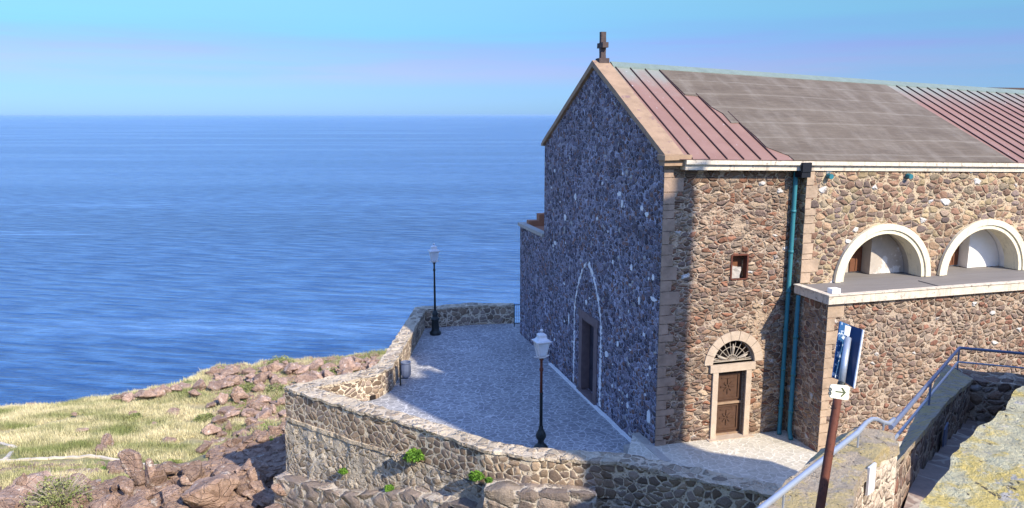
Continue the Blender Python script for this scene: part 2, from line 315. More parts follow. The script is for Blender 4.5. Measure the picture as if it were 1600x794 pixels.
M['bush']=leafm('grey_green_bush_leaves',(.13,.16,.05),(.27,.28,.11))
M['bright']=leafm('bright_green_leaves',(.055,.14,.015),(.13,.25,.03),3)
M['twig']=plain('pale_dry_twigs',(.36,.31,.25),.9)
M['pathm']=plain('pale_dusty_path',(.55,.48,.37),.95,0,.2,2,.02)
b=NB('deep_blue_sea')
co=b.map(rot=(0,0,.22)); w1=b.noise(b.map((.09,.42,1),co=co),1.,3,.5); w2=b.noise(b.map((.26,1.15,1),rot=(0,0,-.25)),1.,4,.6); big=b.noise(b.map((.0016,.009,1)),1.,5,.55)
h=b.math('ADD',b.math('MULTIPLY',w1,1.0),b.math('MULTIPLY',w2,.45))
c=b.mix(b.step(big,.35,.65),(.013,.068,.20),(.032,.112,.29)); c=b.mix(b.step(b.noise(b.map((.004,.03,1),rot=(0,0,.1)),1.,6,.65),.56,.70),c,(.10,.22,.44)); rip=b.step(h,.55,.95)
c=b.mix(b.step(h,.54,.95),b.mix(1.,c,(.45,.58,.72),'MULTIPLY'),b.mix(.28,c,(.14,.30,.55)))  # reflection contrast put into the colour: dark troughs, light crests
b.b.inputs['IOR'].default_value=1.38; b.b.inputs['Specular IOR Level'].default_value=.5
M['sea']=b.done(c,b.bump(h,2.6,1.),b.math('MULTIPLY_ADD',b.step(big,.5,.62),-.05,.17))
# ================================================================ TERRAIN + SEA
shore_px=[(-500,660),(-200,652),(0,640),(100,631),(200,615),(290,600),(340,574),(430,566),(480,562),(550,556),(620,550),(760,530)]
shore=[P(x,y,-25.5) for x,y in shore_px]; SX=[p.x for p in shore]; SY=[p.y for p in shore]
def fbm(x,y,s,o=4): return mnoise.fractal(Vector((x*s,y*s,1.7)),1.,2.,o)
def tz(x,y):
    ys=float(np.interp(x,SX,SY))+1.5*fbm(x,y,.12)
    z=float(np.interp(y,[-60,-5,2,5,10,15,20,25,32,35.5,42,55,75],[10,8.6,8.4,6.3,2.4,-1.5,-4.2,-5.2,-5.9,-7.2,-11.6,-15.6,-20.3])) if y<75 else -20.6+(y-75)/max(1,ys-75)*(-4.9)
    if y>=28:                                   # rocky rise along the terrace wall
        t=max(0,min(1,(x+21)/12)); t=t*t*(3-2*t); z+=t*min(4.2,(y-28)*.42)*max(0,min(1,(95-y)/40))
    if y<60: z+= .5*fbm(x,y,.12)*min(1,max(0,(abs(x)-2)/6)) 
    z+=.35*fbm(x+50,y,.35)*(1 if y>24 else .2)
    if y>ys: z=max(z-(y-ys)*1.1,-38)
    return z
NX,NY=230,330; xs=np.linspace(-110,40,NX); ys_=np.concatenate([np.linspace(-50,20,40,endpoint=False),np.linspace(20,170,NY-40)])
vs=[(float(x),float(y),tz(float(x),float(y))) for y in ys_ for x in xs]
fs=[(j*NX+i,j*NX+i+1,(j+1)*NX+i+1,(j+1)*NX+i) for j in range(NY-1) for i in range(NX-1)]
g=MB(); g.v=vs; g.f=fs; struct(g.build('hillside_ground',M['soil'],smooth=True,fix=False))
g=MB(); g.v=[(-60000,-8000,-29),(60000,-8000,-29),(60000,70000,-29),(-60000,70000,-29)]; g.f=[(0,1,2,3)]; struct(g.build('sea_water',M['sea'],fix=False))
def hit(px,py,d0=20,d1=170):
    d=ray(px,py); o=Vector((0,0,HC)); t=d0
    while t<d1:
        p=o+d*t
        if tz(p.x,p.y)>=p.z: break
        t+=.25
    else: return None
    p=o+d*t; return Vector((p.x,p.y,tz(p.x,p.y)))
# path (light dusty trail edged with stones)
pb=MB(); PATH=[]
for line in ([(-60,686),(0,694),(25,701),(7,721),(-60,735)],[(-40,724),(0,722),(75,718),(150,715),(213,726),(250,731),(283,740)]):
    pts=[]
    for (a,c_),(a2,c2) in zip(line,line[1:]):
        for k in range(8): pts.append(hit(a+(a2-a)*k/8,c_+(c2-c_)*k/8,40))
    pts=[p for p in pts if p]; PATH+=[(p.x,p.y) for p in pts]
    for i in range(len(pts)-1):
        t=(pts[i+1]-pts[i]); n_=Vector((-t.y,t.x,0)).normalized()*.14; up=Vector((0,0,.14)); dn=Vector((0,0,-.3))
        a,b_,c1,d1=pts[i]-n_,pts[i]+n_,pts[i+1]+n_,pts[i+1]-n_
        pb.add([a+up,b_+up,c1+up,d1+up,a+dn,b_+dn,c1+dn,d1+dn],[(0,3,2,1),(0,1,5,4),(2,3,7,6),(1,2,6,5),(3,0,4,7)])
struct(pb.build('footpath',M['pathm']))
# grass: uncountable tufts
def blades(pts,hs,ws,per,spread,lean=.35):
    n=len(pts)*per; base=np.repeat(np.array(pts),per,0)+np.c_[rng.normal(0,spread,(n,2)),np.zeros(n)]
    h=np.repeat(hs,per)*rng.uniform(.55,1.15,n); a=rng.uniform(0,2*PI,n); wv=np.c_[np.cos(a),np.sin(a),np.zeros(n)]*(ws*rng.uniform(.6,1.3,n))[:,None]
    tip=base+np.c_[rng.normal(0,lean,(n,2))*h[:,None],h]; V=np.stack([base-wv-[0,0,.1],base+wv-[0,0,.1],tip],1).reshape(-1,3)
    return V,n
def fast_mesh(name,V,n,mat,k=3,parent=None,var=None):
    me=bpy.data.meshes.new(name); me.vertices.add(n*k); me.vertices.foreach_set('co',V.astype(np.float32).ravel())
    me.loops.add(n*k); me.loops.foreach_set('vertex_index',np.arange(n*k,dtype=np.int32)); me.polygons.add(n)
    me.polygons.foreach_set('loop_start',np.arange(0,n*k,k,dtype=np.int32)); me.polygons.foreach_set('loop_total',np.full(n,k,dtype=np.int32))
    at=me.attributes.new('var','FLOAT','FACE'); at.data.foreach_set('value',(var if var is not None else rng.random(n)).astype(np.float32))
    me.update(calc_edges=True); me.materials.append(mat); o=bpy.data.objects.new(name,me); COL.objects.link(o)
    if parent: o.parent=parent
    return o
gp=[];gh=[]
for _ in range(72000):
    y=random.uniform(36,122); x=random.uniform(-y*.72-4,-8)
    if y>float(np.interp(x,SX,SY))+.5: continue
    if any(abs(x-a)<.7 and -1.9<y-b_<.4 for a,b_ in PATH): continue
    k=mnoise.noise(Vector((x*.22,y*.22,4)))
    if x>-26+ (y-45)*.05 and k<-.02+ .016*(x+26): continue
    if k<-.38 or (y<47 and k<.0): continue
    gp.append((x,y,tz(x,y))); gh.append(.32+.30*max(0,k+.4)+random.random()*.12)
V,n=blades(gp,np.array(gh),.035,7,.22); tag(fast_mesh('dry_grass',V,n,M['grass']),'dry straw coloured grass covering the headland above the sea','grass',kind='stuff')
# ================================================================ CHURCH
AZ=math.radians(15.8); C0=P(1023,697,0)
uL=Vector((-math.sin(AZ),math.cos(AZ),0)); vL=Vector((math.cos(AZ),math.sin(AZ),0))
CH=thing('church','stone church with a gabled front, patched metal roof and a small cross on top','church',C0,AZ)
def X0(x): return lambda a,b_: (x,a,b_)          # outline in (y,z) at x
def Y0(y): return lambda a,b_: (a,y,b_)          # outline in (x,z) at y
def arcpts(cx,cz,r,a0,a1,n,rz=None): rz=rz or r; return [(cx+r*math.cos(a0+(a1-a0)*i/n),cz+rz*math.sin(a0+(a1-a0)*i/n)) for i in range(n+1)]
ze=lambda x: 9.45-.024*(x-.3)
zr=lambda x: 12.66-.0445*(x-.7)
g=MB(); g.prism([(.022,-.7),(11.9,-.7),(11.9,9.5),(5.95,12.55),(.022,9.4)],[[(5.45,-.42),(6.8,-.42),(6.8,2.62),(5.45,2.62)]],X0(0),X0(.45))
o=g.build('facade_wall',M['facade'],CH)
# side wall, lower left bay: door, lunette, window
g=MB(); lun=arcpts(2.80,2.62,.80,0,PI,16)
g.prism([(.015,-.7),(4.95,-.7),(4.95,9.12),(.015,9.38)],[[(2.22,-.02),(3.28,-.02),(3.28,2.36),(2.22,2.36)],lun,[(2.55,5.52),(3.1,5.52),(3.1,6.28),(2.55,6.28)]],Y0(0),Y0(.6))
side=g.build('side_wall',M['side'],CH)
g=MB(); g.box(.9,4.9,.6,.7,-.3,9); g.build('interior_backing',M['dark'],CH)
# upper right bay with two arched niches
NZ=5.25; niches=[(8.22,1.62),(12.52,1.62)]
g=MB(); g.prism([(4.95,-.3),(24,-.3),(24,8.65),(4.95,9.05)],[[(cx+r,NZ-.06)]+arcpts(cx,NZ,r,0,PI,24,1.60)+[(cx-r,NZ-.06)] for cx,r in niches],Y0(-.3),Y0(.2))
g.build('nave_wall',M['upper'],CH)
for i,(cx,r) in enumerate(niches):
    ar=MB(); out=arcpts(cx,NZ,r+.34,0,PI,32,1.92); inn=arcpts(cx,NZ,r+.13,0,PI,32,1.72)[::-1]; ar.prism(out+inn,[],Y0(-.42),Y0(-.303))
    out=arcpts(cx,NZ,r+.128,0,PI,32,1.718); inn=arcpts(cx,NZ,r-.02,0,PI,32,1.58)[::-1]; ar.prism(out+inn,[],Y0(-.37),Y0(.22)); arch=ar.build('arch_moulding',M['cream'],CH)
    mat=M['plaster'] if i==0 else M['plasterw']
    ni=MB(); a1=arcpts(cx,NZ,r+.02,0,PI,28,1.62); 
    n_=len(a1); ni.add([(a,.2,b_) for a,b_ in a1]+[(a,.95,b_) for a,b_ in a1],[(k,k+1,k+1+n_,k+n_) for k in range(n_-1)])
    ni.prism(a1,[],Y0(.95),Y0(1.05)); niche=ni.build('niche',mat,CH)
    xl=cx+.16; pts=[(xl,NZ)]+[(cx+r*math.cos(t),NZ+1.6*math.sin(t)) for t in np.linspace(0,math.acos((xl-cx)/r),16)]
    nb=MB(); nb.prism(pts,[],Y0(.48),Y0(.94)); nb.build('niche_infill',mat,niche)
    d=MB(); d.box(cx-.34,cx+.14,.90,.945,NZ+.04,NZ+.92); d.box(cx-.12,cx-.08,.88,.90,NZ+.08,NZ+.88); d.build('small_door',M['rustwood'],niche)
# quoins: individually jittered dressed blocks
def quoin(xa,xb,ya,yb,z0,z1,xw,yw,seed,sx=1):
    q=MB(); r=random.Random(seed); z=z0; k=0
    while z<z1-.1:
        h=r.uniform(.18,.46); zz=min(z+h-.025,z1); 
        a,b_=(1.,.62) if k%2 else (.6,1.); e=r.uniform(0,.02)
        if sx>0: q.box(xa+.006,xa+xw*a*r.uniform(.6,1.1),ya-.014-e,ya+yw*b_,z,zz)
        else: q.box(xa-xw*a*r.uniform(.85,1.1),xa+.012+e,ya-.014-e,ya+yw*b_,z,zz)
        z+=h; k+=1
    return q
quoin(0,0,0,0,-.4,9.35,.62,.5,3).build('quoins',M['quoind'],CH)
quoin(4.95,0,-.3,0,5.3,9.0,.62,.28,5).build('quoins',M['ashlar'],CH)
# aisle block
BX=4.85
g=MB(); g.box(BX,24,-1.9,-1.4,-.4,4.98); g.box(BX,BX+.5,-1.4,-.302,-.4,4.98); g.build('aisle_wall',M['block'],CH)
quoin(BX,0,-1.9,0,-.4,4.95,.62,.5,8).build('quoins',M['ashlar'],CH)
g=MB(); g.box(BX-.10,24,-2.06,-1.86,4.98,5.25); g.box(BX-.10,BX+.12,-1.86,-.303,4.98,5.25)
g.box(BX-.14,24,-2.10,-1.9,5.25,5.285); g.box(BX-.14,BX+.08,-1.9,-.303,5.25,5.285); jitter(g.build('aisle_cornice',M['cornice'],CH),.008,2,seg=1.)
g=MB(); g.box(BX+.12,24,-1.86,1.75,5.0,5.235); g.box(9.2,9.25,-1.86,-.9,5.235,5.262); g.build('aisle_roof',M['deck'],CH)
g=MB(); g.box(BX+.22,BX+.52,-1.8,-1.55,5.237,5.40,Matrix.Identity(4)); g.build('utility_box',M['plastic'],CH)
# eaves cornice
g=MB()
def run(y0,y1,dz0,dz1,x0,x1):
    vs=[]; 
    for x in (x0,x1):
        for (y,dz) in ((y0,dz0),(y1,dz0),(y1,dz1),(y0,dz1)): vs.append((x,y,ze(x)+dz))
    g.add(vs,[(0,1,2,3),(7,6,5,4),(0,4,5,1),(1,5,6,2),(2,6,7,3),(3,7,4,0)])
run(-.46,.1,-.13,.0,.52,24); run(-.36,.1,-.31,-.133,.54,24)
g.build('eaves_cornice',M['cornice'],CH)
# roof
def rp(x,y,off=0.):
    t=(y+.45)/6.37; return (x,y,ze(x)+(zr(x)-ze(x))*t+off)
g=MB(); xsn=[.3]+[i for i in range(1,25)]
for a,b_ in zip(xsn,xsn[1:]):
    g.add([rp(a,-.45,.02),rp(b_,-.45,.02),rp(b_,5.92,.02),rp(a,5.92,.02)],[(0,1,2,3)])
    g.add([(a,5.92,zr(a)+.02),(b_,5.92,zr(b_)+.02),(b_,12.2,ze(b_)+.02),(a,12.2,ze(a)+.02)],[(0,1,2,3)])
roof=g.build('roof',M['roofmetal'],CH)
def seam(x,y0,y1,off=.02,w_=.015,h=.045):
    g=MB()
    g.add([rp(x-w_,y0,off),rp(x+w_,y0,off),rp(x+w_,y1,off),rp(x-w_,y1,off),rp(x-w_,y0,off+h),rp(x+w_,y0,off+h),rp(x+w_,y1,off+h),rp(x-w_,y1,off+h)],[(4,5,6,7),(0,1,5,4),(1,2,6,5),(2,3,7,6),(3,0,4,7)]); g.build('roof_seam',M['seam'],roof)
for x,y1 in ((.72,5.8),(1.32,5.8),(1.93,5.8),(2.52,5.8),(3.12,3.85),(3.70,2.6)): seam(x,-.44,y1)
x=13.45
while x<24: seam(x,-.44,5.8); x+=.53
fo=[(2.55,5.8),(2.62,3.74),(3.16,3.66),(3.22,2.9),(3.42,2.45),(3.38,1.82),(3.72,1.84),(3.80,.9),(3.78,.3),(4.30,-.2),(4.32,-.47),(13.3,-.47),(13.28,-.1),(12.92,5.8)]
g=MB(); 
pts=[]; tr=tessellate_polygon([[Vector((a,b_,0)) for a,b_ in fo]])
g.prism(fo,[],lambda a,b_: rp(a,b_,.025),lambda a,b_: rp(a,b_,.05)); felt=g.build('roof_felt',M['felt'],roof)
g=MB(); 
for a,b_ in zip(range(0,24),range(1,25)):
    a=max(a,.62); g.add([(a,5.66,zr(a)-.05),(b_,5.66,zr(b_)-.05),(b_,5.92,zr(b_)+.13),(a,5.92,zr(a)+.13),(a,6.3,zr(a)-.1),(b_,6.3,zr(b_)-.1),(a,5.66,zr(a)-.2),(b_,5.66,zr(b_)-.2)],[(0,1,2,3),(3,2,5,4),(6,7,1,0)])
g.add([(.62,5.66,zr(.6)-.2),(.62,5.92,zr(.6)+.13),(.62,6.3,zr(.6)-.1)],[(0,1,2)])
g.build('ridge_cap',M['copper'],roof)
# gable coping: two sloping stone slabs and kneeler
g=MB()
for s_,ye in ((-1,-.22),(1,12.0)):
    ym=5.95; top=[(ye,9.62),(ym,12.80)]; 
    ol=[(ye,9.62),(ym,12.82),(ym,12.60),(ye,9.42)]
    g.prism(ol,[],X0(-.11),X0(.54))
g.box(-.2,.72,-.42,.12,9.44,9.60); g.box(-.14,.60,-.3,.1,9.26,9.44)
g.box(-.12,.5,11.85,12.08,9.42,9.56)
jitter(g.build('gable_coping',M['gablecap'],CH),.012,2,seg=.6)
g=MB(); g.box(.20,.40,5.86,6.04,12.6,13.86); g.box(.19,.41,5.66,6.24,13.28,13.47); g.box(.1,.5,5.75,6.15,12.6,12.9); jitter(g.build('cross',M['crossm'],CH),.012,6,seg=.15)
# things sticking up behind the ridge at the far end
g=MB(); g.box(17.2,24,8.2,8.7,11.2,12.1); g.build('rear_parapet',M['crossm'],CH)
# facade: main door, jambs, pointed mortar arch
pf=MB(); pf.box(-.035,.315,6.77,7.1,-.38,2.66); pf.box(-.035,.315,5.13,5.48,-.38,2.66); pf.box(.0,.315,5.482,6.768,2.58,2.659); pf.box(-.05,.2,5.05,7.18,2.662,2.98); pf.box(-.12,.25,5.1,7.1,-.52,-.40)
jitter(pf.build('main_door_surround',M['framed'],CH),.012,4,seg=.3)
pd=MB(); pd.box(.32,.38,5.46,6.79,-.4,2.61)
for z0 in (-.25,.75,1.75):
    for y0 in (5.56,6.18): pd.box(.29,.322,y0,y0+.5,z0,z0+.8)
pd.build('main_door',M['woodd'],CH)
rv=MB(); rv.box(.0,.32,6.803,6.86,-.4,2.6); rv.build('door_reveal',M['rust'],CH) if False else None
ga=[]; # pointed arch centre line in (y,z)
for i in range(26):
    t=i/25; y=7.72-(7.72-6.32)*(t**1.7); z=2.6+2.5*math.sin(t*PI/2*.62)/math.sin(PI/2*.62); ga.append((y,z))
right=[(4.80+(6.32-4.80)*((i/25)**1.7),2.6+2.5*math.sin(i/25*PI/2*.62)/math.sin(PI/2*.62)) for i in range(26)]
wl=MB()
def line_patch(pts,w0,seed):
    wl=MB()
    r=random.Random(seed)
    dense=[]
    for (a,b_),(c,d) in zip(pts,pts[1:]):
        L_=math.hypot(c-a,d-b_); k=max(1,int(L_/.07))
        for i in range(k): dense.append((a+(c-a)*i/k,b_+(d-b_)*i/k))
    for (a,b_),(c,d) in zip(dense,dense[1:]):
        wv=w0*(.22 if r.random()<.16 else r.uniform(.3,1.6)); tx,tz_=c-a,d-b_; l=math.hypot(tx,tz_) or 1; nx,nz=-tz_/l*wv/2,tx/l*wv/2; j=r.uniform(-.02,.02)
        e=r.uniform(.010,.035)
        wl.add([(-.0,a+nx+j,b_+nz),(-.0,a-nx+j,b_-nz),(-.0,c-nx+j,d-nz),(0,c+nx+j,d+nz),(-e,a+nx*.8+j,b_+nz*.8),(-e,a-nx*.8+j,b_-nz*.8),(-e,c-nx*.8+j,d-nz*.8),(-e,c+nx*.8+j,d+nz*.8)],[(4,5,6,7),(0,1,5,4),(1,2,6,5),(2,3,7,6),(3,0,4,7)])
    wl.build('pointed_arch_mortar',M['whitem'],CH)
line_patch([(7.72,-.4)]+ga,.11,1); line_patch([(4.80,-.4)]+right,.16,2)
r=random.Random(4)
spots=[(1.1,7.6,.26,.16),(1.5,7.75,.2,.2),(3.35,8.05,.36,.2),(3.1,7.7,.2,.25),(.5,5.6,.2,.22),(.45,4.9,.5,.14),(2.2,5.6,.22,.24),(1.5,4.6,.16,.3),(4.2,1.9,.3,.34),(3.2,2.6,.18,.28),(8.4,2.2,.14,.5),(9,6.5,.3,.3),(7.8,7.5,.3,.26),(5.4,6.9,.2,.2),(.5,.8,.3,.5),(6.4,3.4,.25,.2),(10.3,5.2,.3,.18),(2.2,.6,.2,.2)]
spots+=[(r.uniform(.3,11.6),r.uniform(0,8.8),r.uniform(.08,.2),r.uniform(.06,.17)) for _ in range(34)]
spots=[q for q in spots if not (4.9<q[0]<7.3 and q[1]<3.2)]
for y,z,w_,h in spots:
    k=8; pts=[(y+w_/2*math.cos(2*PI*i/k)*r.uniform(.6,1.2),z+h/2*math.sin(2*PI*i/k)*r.uniform(.6,1.2)) for i in range(k)]; wl=MB(); wl.prism(pts,[],X0(-.022),X0(0)); wl.build('pale_stone',M['whitem'],CH)
# side door
df=MB(); df.box(2.02,2.22,-.07,.25,-.02,2.36); df.box(3.28,3.48,-.07,.25,-.02,2.36); df.box(1.9,3.6,-.09,.25,2.362,2.62); df.box(1.9,3.6,-.22,.2,-.06,.03)
df.build('side_door_surround',M['frame'],CH)
ar=MB(); out=arcpts(2.80,2.622,1.10,0,PI,24,1.08); inn=arcpts(2.80,2.622,.79,0,PI,24,.79)[::-1]
nseg=9
for i in range(nseg):
    a0=PI*i/nseg+.008; a1=PI*(i+1)/nseg-.008; o_=arcpts(2.8,2.622,1.10,a0,a1,4); n2=arcpts(2.8,2.622,.79,a0,a1,4)[::-1]; ar.prism(o_+n2,[],Y0(-.035-.006*(i%2)),Y0(.2))
ar.build('lunette_arch',M['frame'],CH)
dd=MB(); dd.box(2.23,3.27,.20,.26,.03,2.35)
for z0,z1 in ((.18,1.08),(1.28,2.2)): 
    for a,b_,c,d in ((2.33,3.17,z0,z0+.05),(2.33,3.17,z1-.05,z1),(2.33,2.38,z0+.05,z1-.05),(3.12,3.17,z0+.05,z1-.05)): dd.box(a,b_,.165,.203,c,d)
    cz=(z0+z1)/2; dd.lathe([(.0,0),(.14,0),(.10,.03),(0,.05)],n=14) if False else None
    for k in range(8):
        Mx=Matrix.Translation((2.75,.19,cz))@Matrix.Rotation(k*PI/4,4,'Y'); dd.box(.04,.27 if k%2==0 else .2,-.02,.02,-.022,.022,Mx)
    dd.box(2.5,3.0,.175,.203,z1-.17,z1-.13)
door=dd.build('side_door',M['wood'],CH)
hd=MB(); hd.box(2.23,3.27,.14,.203,1.13,1.20); hd.build('door_rail',M['gablecap'],door); hd=MB(); hd.box(2.23,3.27,.14,.203,.035,.085); hd.build('door_rail',M['gablecap'],door)
gr=MB(); gr.tube([(2.80+.74*math.cos(a),.1,2.66+.72*math.sin(a)) for a in np.linspace(0,PI,24)],.016,6); gr.tube([(2.06,.1,2.67),(3.54,.1,2.67)],.018,6); gr.tube([(2.80+.22*math.cos(a),.1,2.66+.22*math.sin(a)) for a in np.linspace(0,PI,12)],.014,6); gr.tube([(2.80+.52*math.cos(a),.1,2.66+.5*math.sin(a)) for a in np.linspace(0,PI,20)],.012,6)
for a in np.linspace(.12,PI-.12,10): gr.tube([(2.8,.1,2.66),(2.8+.73*math.cos(a),.1,2.66+.71*math.sin(a))],.012,6)
for a in (.35,1.57,2.79): gr.tube([(2.8+.25*math.cos(a),.08,2.66+.25*math.sin(a)),(2.8+.45*math.cos(a),.06,2.66+.45*math.sin(a)),(2.8+.6*math.cos(a),.08,2.66+.6*math.sin(a))],[.02,.05,.02],6)
gr.build('lunette_grille',M['twig'],CH)
wd=MB(); 
for a,b_,c,d in ((2.5,2.555,5.5,6.31),(3.095,3.15,5.5,6.31),(2.555,3.095,5.47,5.52),(2.555,3.095,6.28,6.33)): wd.box(a,b_,-.03,.2,c,d)
wd.build('window_surround',M['rust'],CH)
g=MB(); g.box(2.556,3.094,.3,.34,5.525,6.275); g.build('window_shutter',M['rustwood'],CH)
g=MB(); g.box(2.57,2.9,.04,.28,5.525,5.9); jitter(g.build('stone_fill',M['slabstone'],CH),.06,5,seg=.12)
# drainpipes
g=MB(); g.tube([(4.66,-.13,9.2),(4.66,-.13,8.5),(4.66,-.13,.35),(4.60,-.2,.12),(4.5,-.36,.06)],.075,10)
for z in np.arange(.9,8.8,1.35): g.tube([(4.66,-.13,z),(4.66,-.13,z+.09)],.092,10)
g.build('drainpipe',M['teal'],CH,smooth=True)
g=MB(); g.tube([(4.73,-.58,4.95),(4.73,-.58,.32),(4.68,-.7,.12),(4.6,-.86,.06)],.075,10)
for z in np.arange(.9,4.8,1.3): g.tube([(4.73,-.58,z),(4.73,-.58,z+.09)],.092,10)
g.build('drainpipe',M['teal'],CH,smooth=True)
g=MB(); g.box(4.60,4.93,-.56,-.462,9.0,9.30); g.box(4.60,4.93,-.53,-.06,8.82,9.0); g.build('rain_hopper',M['hopper'],CH)
for xx in (5.75,8.9): g=MB(); g.tube([(xx,-.32,8.86-.02*xx+.1),(xx,-.5,8.84-.02*xx+.1)],.085,10); g.build('water_spout',M['teal'],CH)
# annex on the north side
AN=thing('annex','lower stone annex behind the church front with a stepped reddish wall on its roof','annex',C0,AZ)
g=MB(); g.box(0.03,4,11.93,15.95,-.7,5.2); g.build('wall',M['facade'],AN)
g=MB(); g.box(-.06,.3,12.02,16.08,5.2,5.36); g.box(.3,4,15.8,16.08,5.2,5.36); g.build('coping',M['slabstone'],AN)
g=MB(); 
for k,(x0,zt) in enumerate(((.32,5.52),(.85,5.85),(1.5,6.2))): g.box(x0,[.85,1.5,4][k],15.3,15.75,5.2,zt)
g.box(.3,4,12.1,15.3,5.2,5.24); jitter(g.build('stepped_wall',M['brick'],AN),.012,3,seg=.4)
# ================================================================ TERRACE
OUT=[(-8.75,28.55),(-5.8,26.42),(-3.2,24.75),(-.85,22.9),(.6,22.32),(3.2,22.05),(4.7,21.2),(6.95,20.08),(10.2,18.3)]
INN=[(-7.75,28.62),(-5.45,26.95),(-2.95,25.3),(-.6,23.42),(.75,22.92),(3.35,22.62),(4.98,21.75),(7.2,20.66),(10.5,18.9)]
main=[(-8.3,28.7)]+[(x,y+.25) for x,y in OUT[1:6]]+[(3.75,21.9),(4.45,25.2),(5.2,24.4),(5.6,26),(1.6,41.9),(-4.9,41.2),(-5.4,30.6)]
g=MB(); g.prism(main,[],lambda a,b_:(a,b_,-.52),lambda a,b_:(a,b_,-6)); struct(g.build('terrace_paving',M['pave']))
fc=[(3.35,22.2),(4.7,21.5),(6.95,20.4),(10.4,18.6),(15,17.6),(15,26.5),(5.2,25.0),(4.45,24.75),(4.2,25.4)]
g=MB(); g.prism(fc,[],lambda a,b_:(a,b_,0),lambda a,b_:(a,b_,-6)); struct(g.build('forecourt_paving',M['pave2']))
g=MB(); g.box(-.30,-.02,-1.2,1.15,-.3,.012); g.box(-.75,-.30,-1.5,.8,-.5,-.2)
st=g.build('stone_step',M['slabstone']); st.location=C0; st.rotation_euler=(0,0,AZ); jitter(st,.03,3,seg=.3); struct(st)
kb=MB(); kb.box(-.17,-.03,1.2,10.6,-.53,-.46); kb_=kb.build('pale_kerb',M['whitem']); kb_.location=C0; kb_.rotation_euler=(0,0,AZ); jitter(kb_,.02,3,seg=.25); struct(kb_)
def wallrun(name,outer,inner,ztop,zbot,mat,parent,batter=0.,seg=.45,amt=.025,closed=False):
    g=MB(); n=len(outer)
    zt=ztop if isinstance(ztop,(list,tuple)) else [ztop]*n; zb=zbot if isinstance(zbot,(list,tuple)) else [zbot]*n
    vs=[];fs=[]
    for i in range(n):
        o_=Vector((*outer[i],0)); n_=Vector((*inner[i],0)); d=(o_-n_).normalized()
        vs+=[(o_.x,o_.y,zt[i]),(n_.x,n_.y,zt[i]),(n_.x,n_.y,zb[i]),((o_+d*batter).x,(o_+d*batter).y,zb[i])]
    for i in range(n-1):
        a=i*4;b_=a+4
        for k in range(4): fs.append((a+k,a+(k+1)%4,b_+(k+1)%4,b_+k))
    fs+=[(0,1,2,3),(4*n-4,4*n-3,4*n-2,4*n-1)]
    g.add(vs,fs); o=g.build(name,mat,parent); 
    return jitter(o,amt,2.2,seg=seg) if amt else o
RW=thing('retaining_wall','long battered stone wall under the paved terrace with a polygonal stone parapet','wall',(0,0,0))
wallrun('parapet',OUT,INN,.42,-.72,M['parapet'],RW,0)
co_o=[(x-.03,y-.03) for x,y in OUT]; co_i=[(x+.03,y+.03) for x,y in INN]
wallrun('coping',co_o,co_i,.50,.40,M['capst'],RW,0,seg=.14,amt=.06)
def off(pts,d):
    r=[]
    for i,p in enumerate(pts):
        a=pts[max(i-1,0)]; b_=pts[min(i+1,len(pts)-1)]; tx,ty=b_[0]-a[0],b_[1]-a[1]; l=math.hypot(tx,ty); r.append((p[0]+ty/l*d,p[1]-tx/l*d))
    return r
wallrun('lower_wall',off(OUT,.02),off(OUT,-.5),-.76,-7.5,M['retain'],RW,.5,seg=.3,amt=.07)
wallrun('string_course',off(OUT[:3],.07),off(OUT[:3],-.1),[-.70,-.70,-.70],[-.84,-.84,-.84],M['capst'],RW,0,seg=.16,amt=.05)
ft=off(OUT,.62); wallrun('footing',[(-9.2,28.0)]+ft[1:3]+[(-1.15,22.5),(-.85,22.1),(.55,21.72),(2.5,21.5)],[(-8.75,28.55)]+OUT[1:3]+[(-.9,22.95),(-.6,22.8),(.6,22.34),(2.55,22.15)],[-2.9,-2.6,-1.7,-1.3,-.42,-.34,-.36],-8,M['footing'],RW,.3,seg=.2,amt=.09)
g=MB(); g.box(-.3,.3,-.3,.05,0,.42); hole=g.build('drain_hole',M['dark'],RW); hole.location=(-1.55,23.15,-1.95); hole.rotation_euler=(0,0,-.66)
# other parapets
W1=thing('parapet_wall','low stone parapet along the seaward left edge of the terrace, with the bin against it','parapet')
ol=[(-8.75,28.62),(-5.95,30.6),(-5.62,31.4),(-5.42,36),(-5.25,41.15)]; il=[(-8.1,28.15),(-5.45,30.05),(-5.02,31.0),(-4.82,36),(-4.68,40.55)]
wallrun('stonework',ol,il,.42,-7,M['parapet'],W1,.1); wallrun('coping',[(x-.03,y+.03) for x,y in ol],[(x+.03,y-.03) for x,y in il],.50,.40,M['capst'],W1,0,seg=.14,amt=.06)
g=MB(); g.box(-.12,.12,-.03,.1,0,.16); o=g.build('drain_hole',M['dark'],W1); o.location=(-5.62,29.88,-.5); o.rotation_euler=(0,0,.6)
W2=thing('parapet_wall','dark polygonal stone parapet at the far end of the terrace behind the lamp','parapet')
ol=[(-5.2,41.25),(-2.4,41.9),(.10,42.15)]; il=[(-4.66,40.62),(-2.2,41.3),(.12,41.6)]
wallrun('stonework',ol,il,[.42,.5,.42],-7,M['parapet'],W2,.1); wallrun('coping',ol,[(x,y-.03) for x,y in il],[.50,.57,.50],[.4,.47,.4],M['capst'],W2,0,seg=.16,amt=.05)
# iron gate at the end of it
GT=thing('iron_gate','small iron gate between the far parapet and the church annex','gate',(.28,41.0,-.52),.3)
g=MB()
for x_ in (-.16,.5): g.tube([(x_,0,0),(x_,0,1.25)],.025,6)
g.tube([(-.3,0,1.2),(.5,0,1.2)],.02,6); g.tube([(-.16,0,.15),(.5,0,.15)],.018,6)
g.build('frame',M['iron'],GT)
g=MB()
for k in range(1,6): g.tube([(-.16+k*.11,0,.15),(-.16+k*.11,0,1.2)],.010,5)
g.build('bars',M['bluerail'],GT)
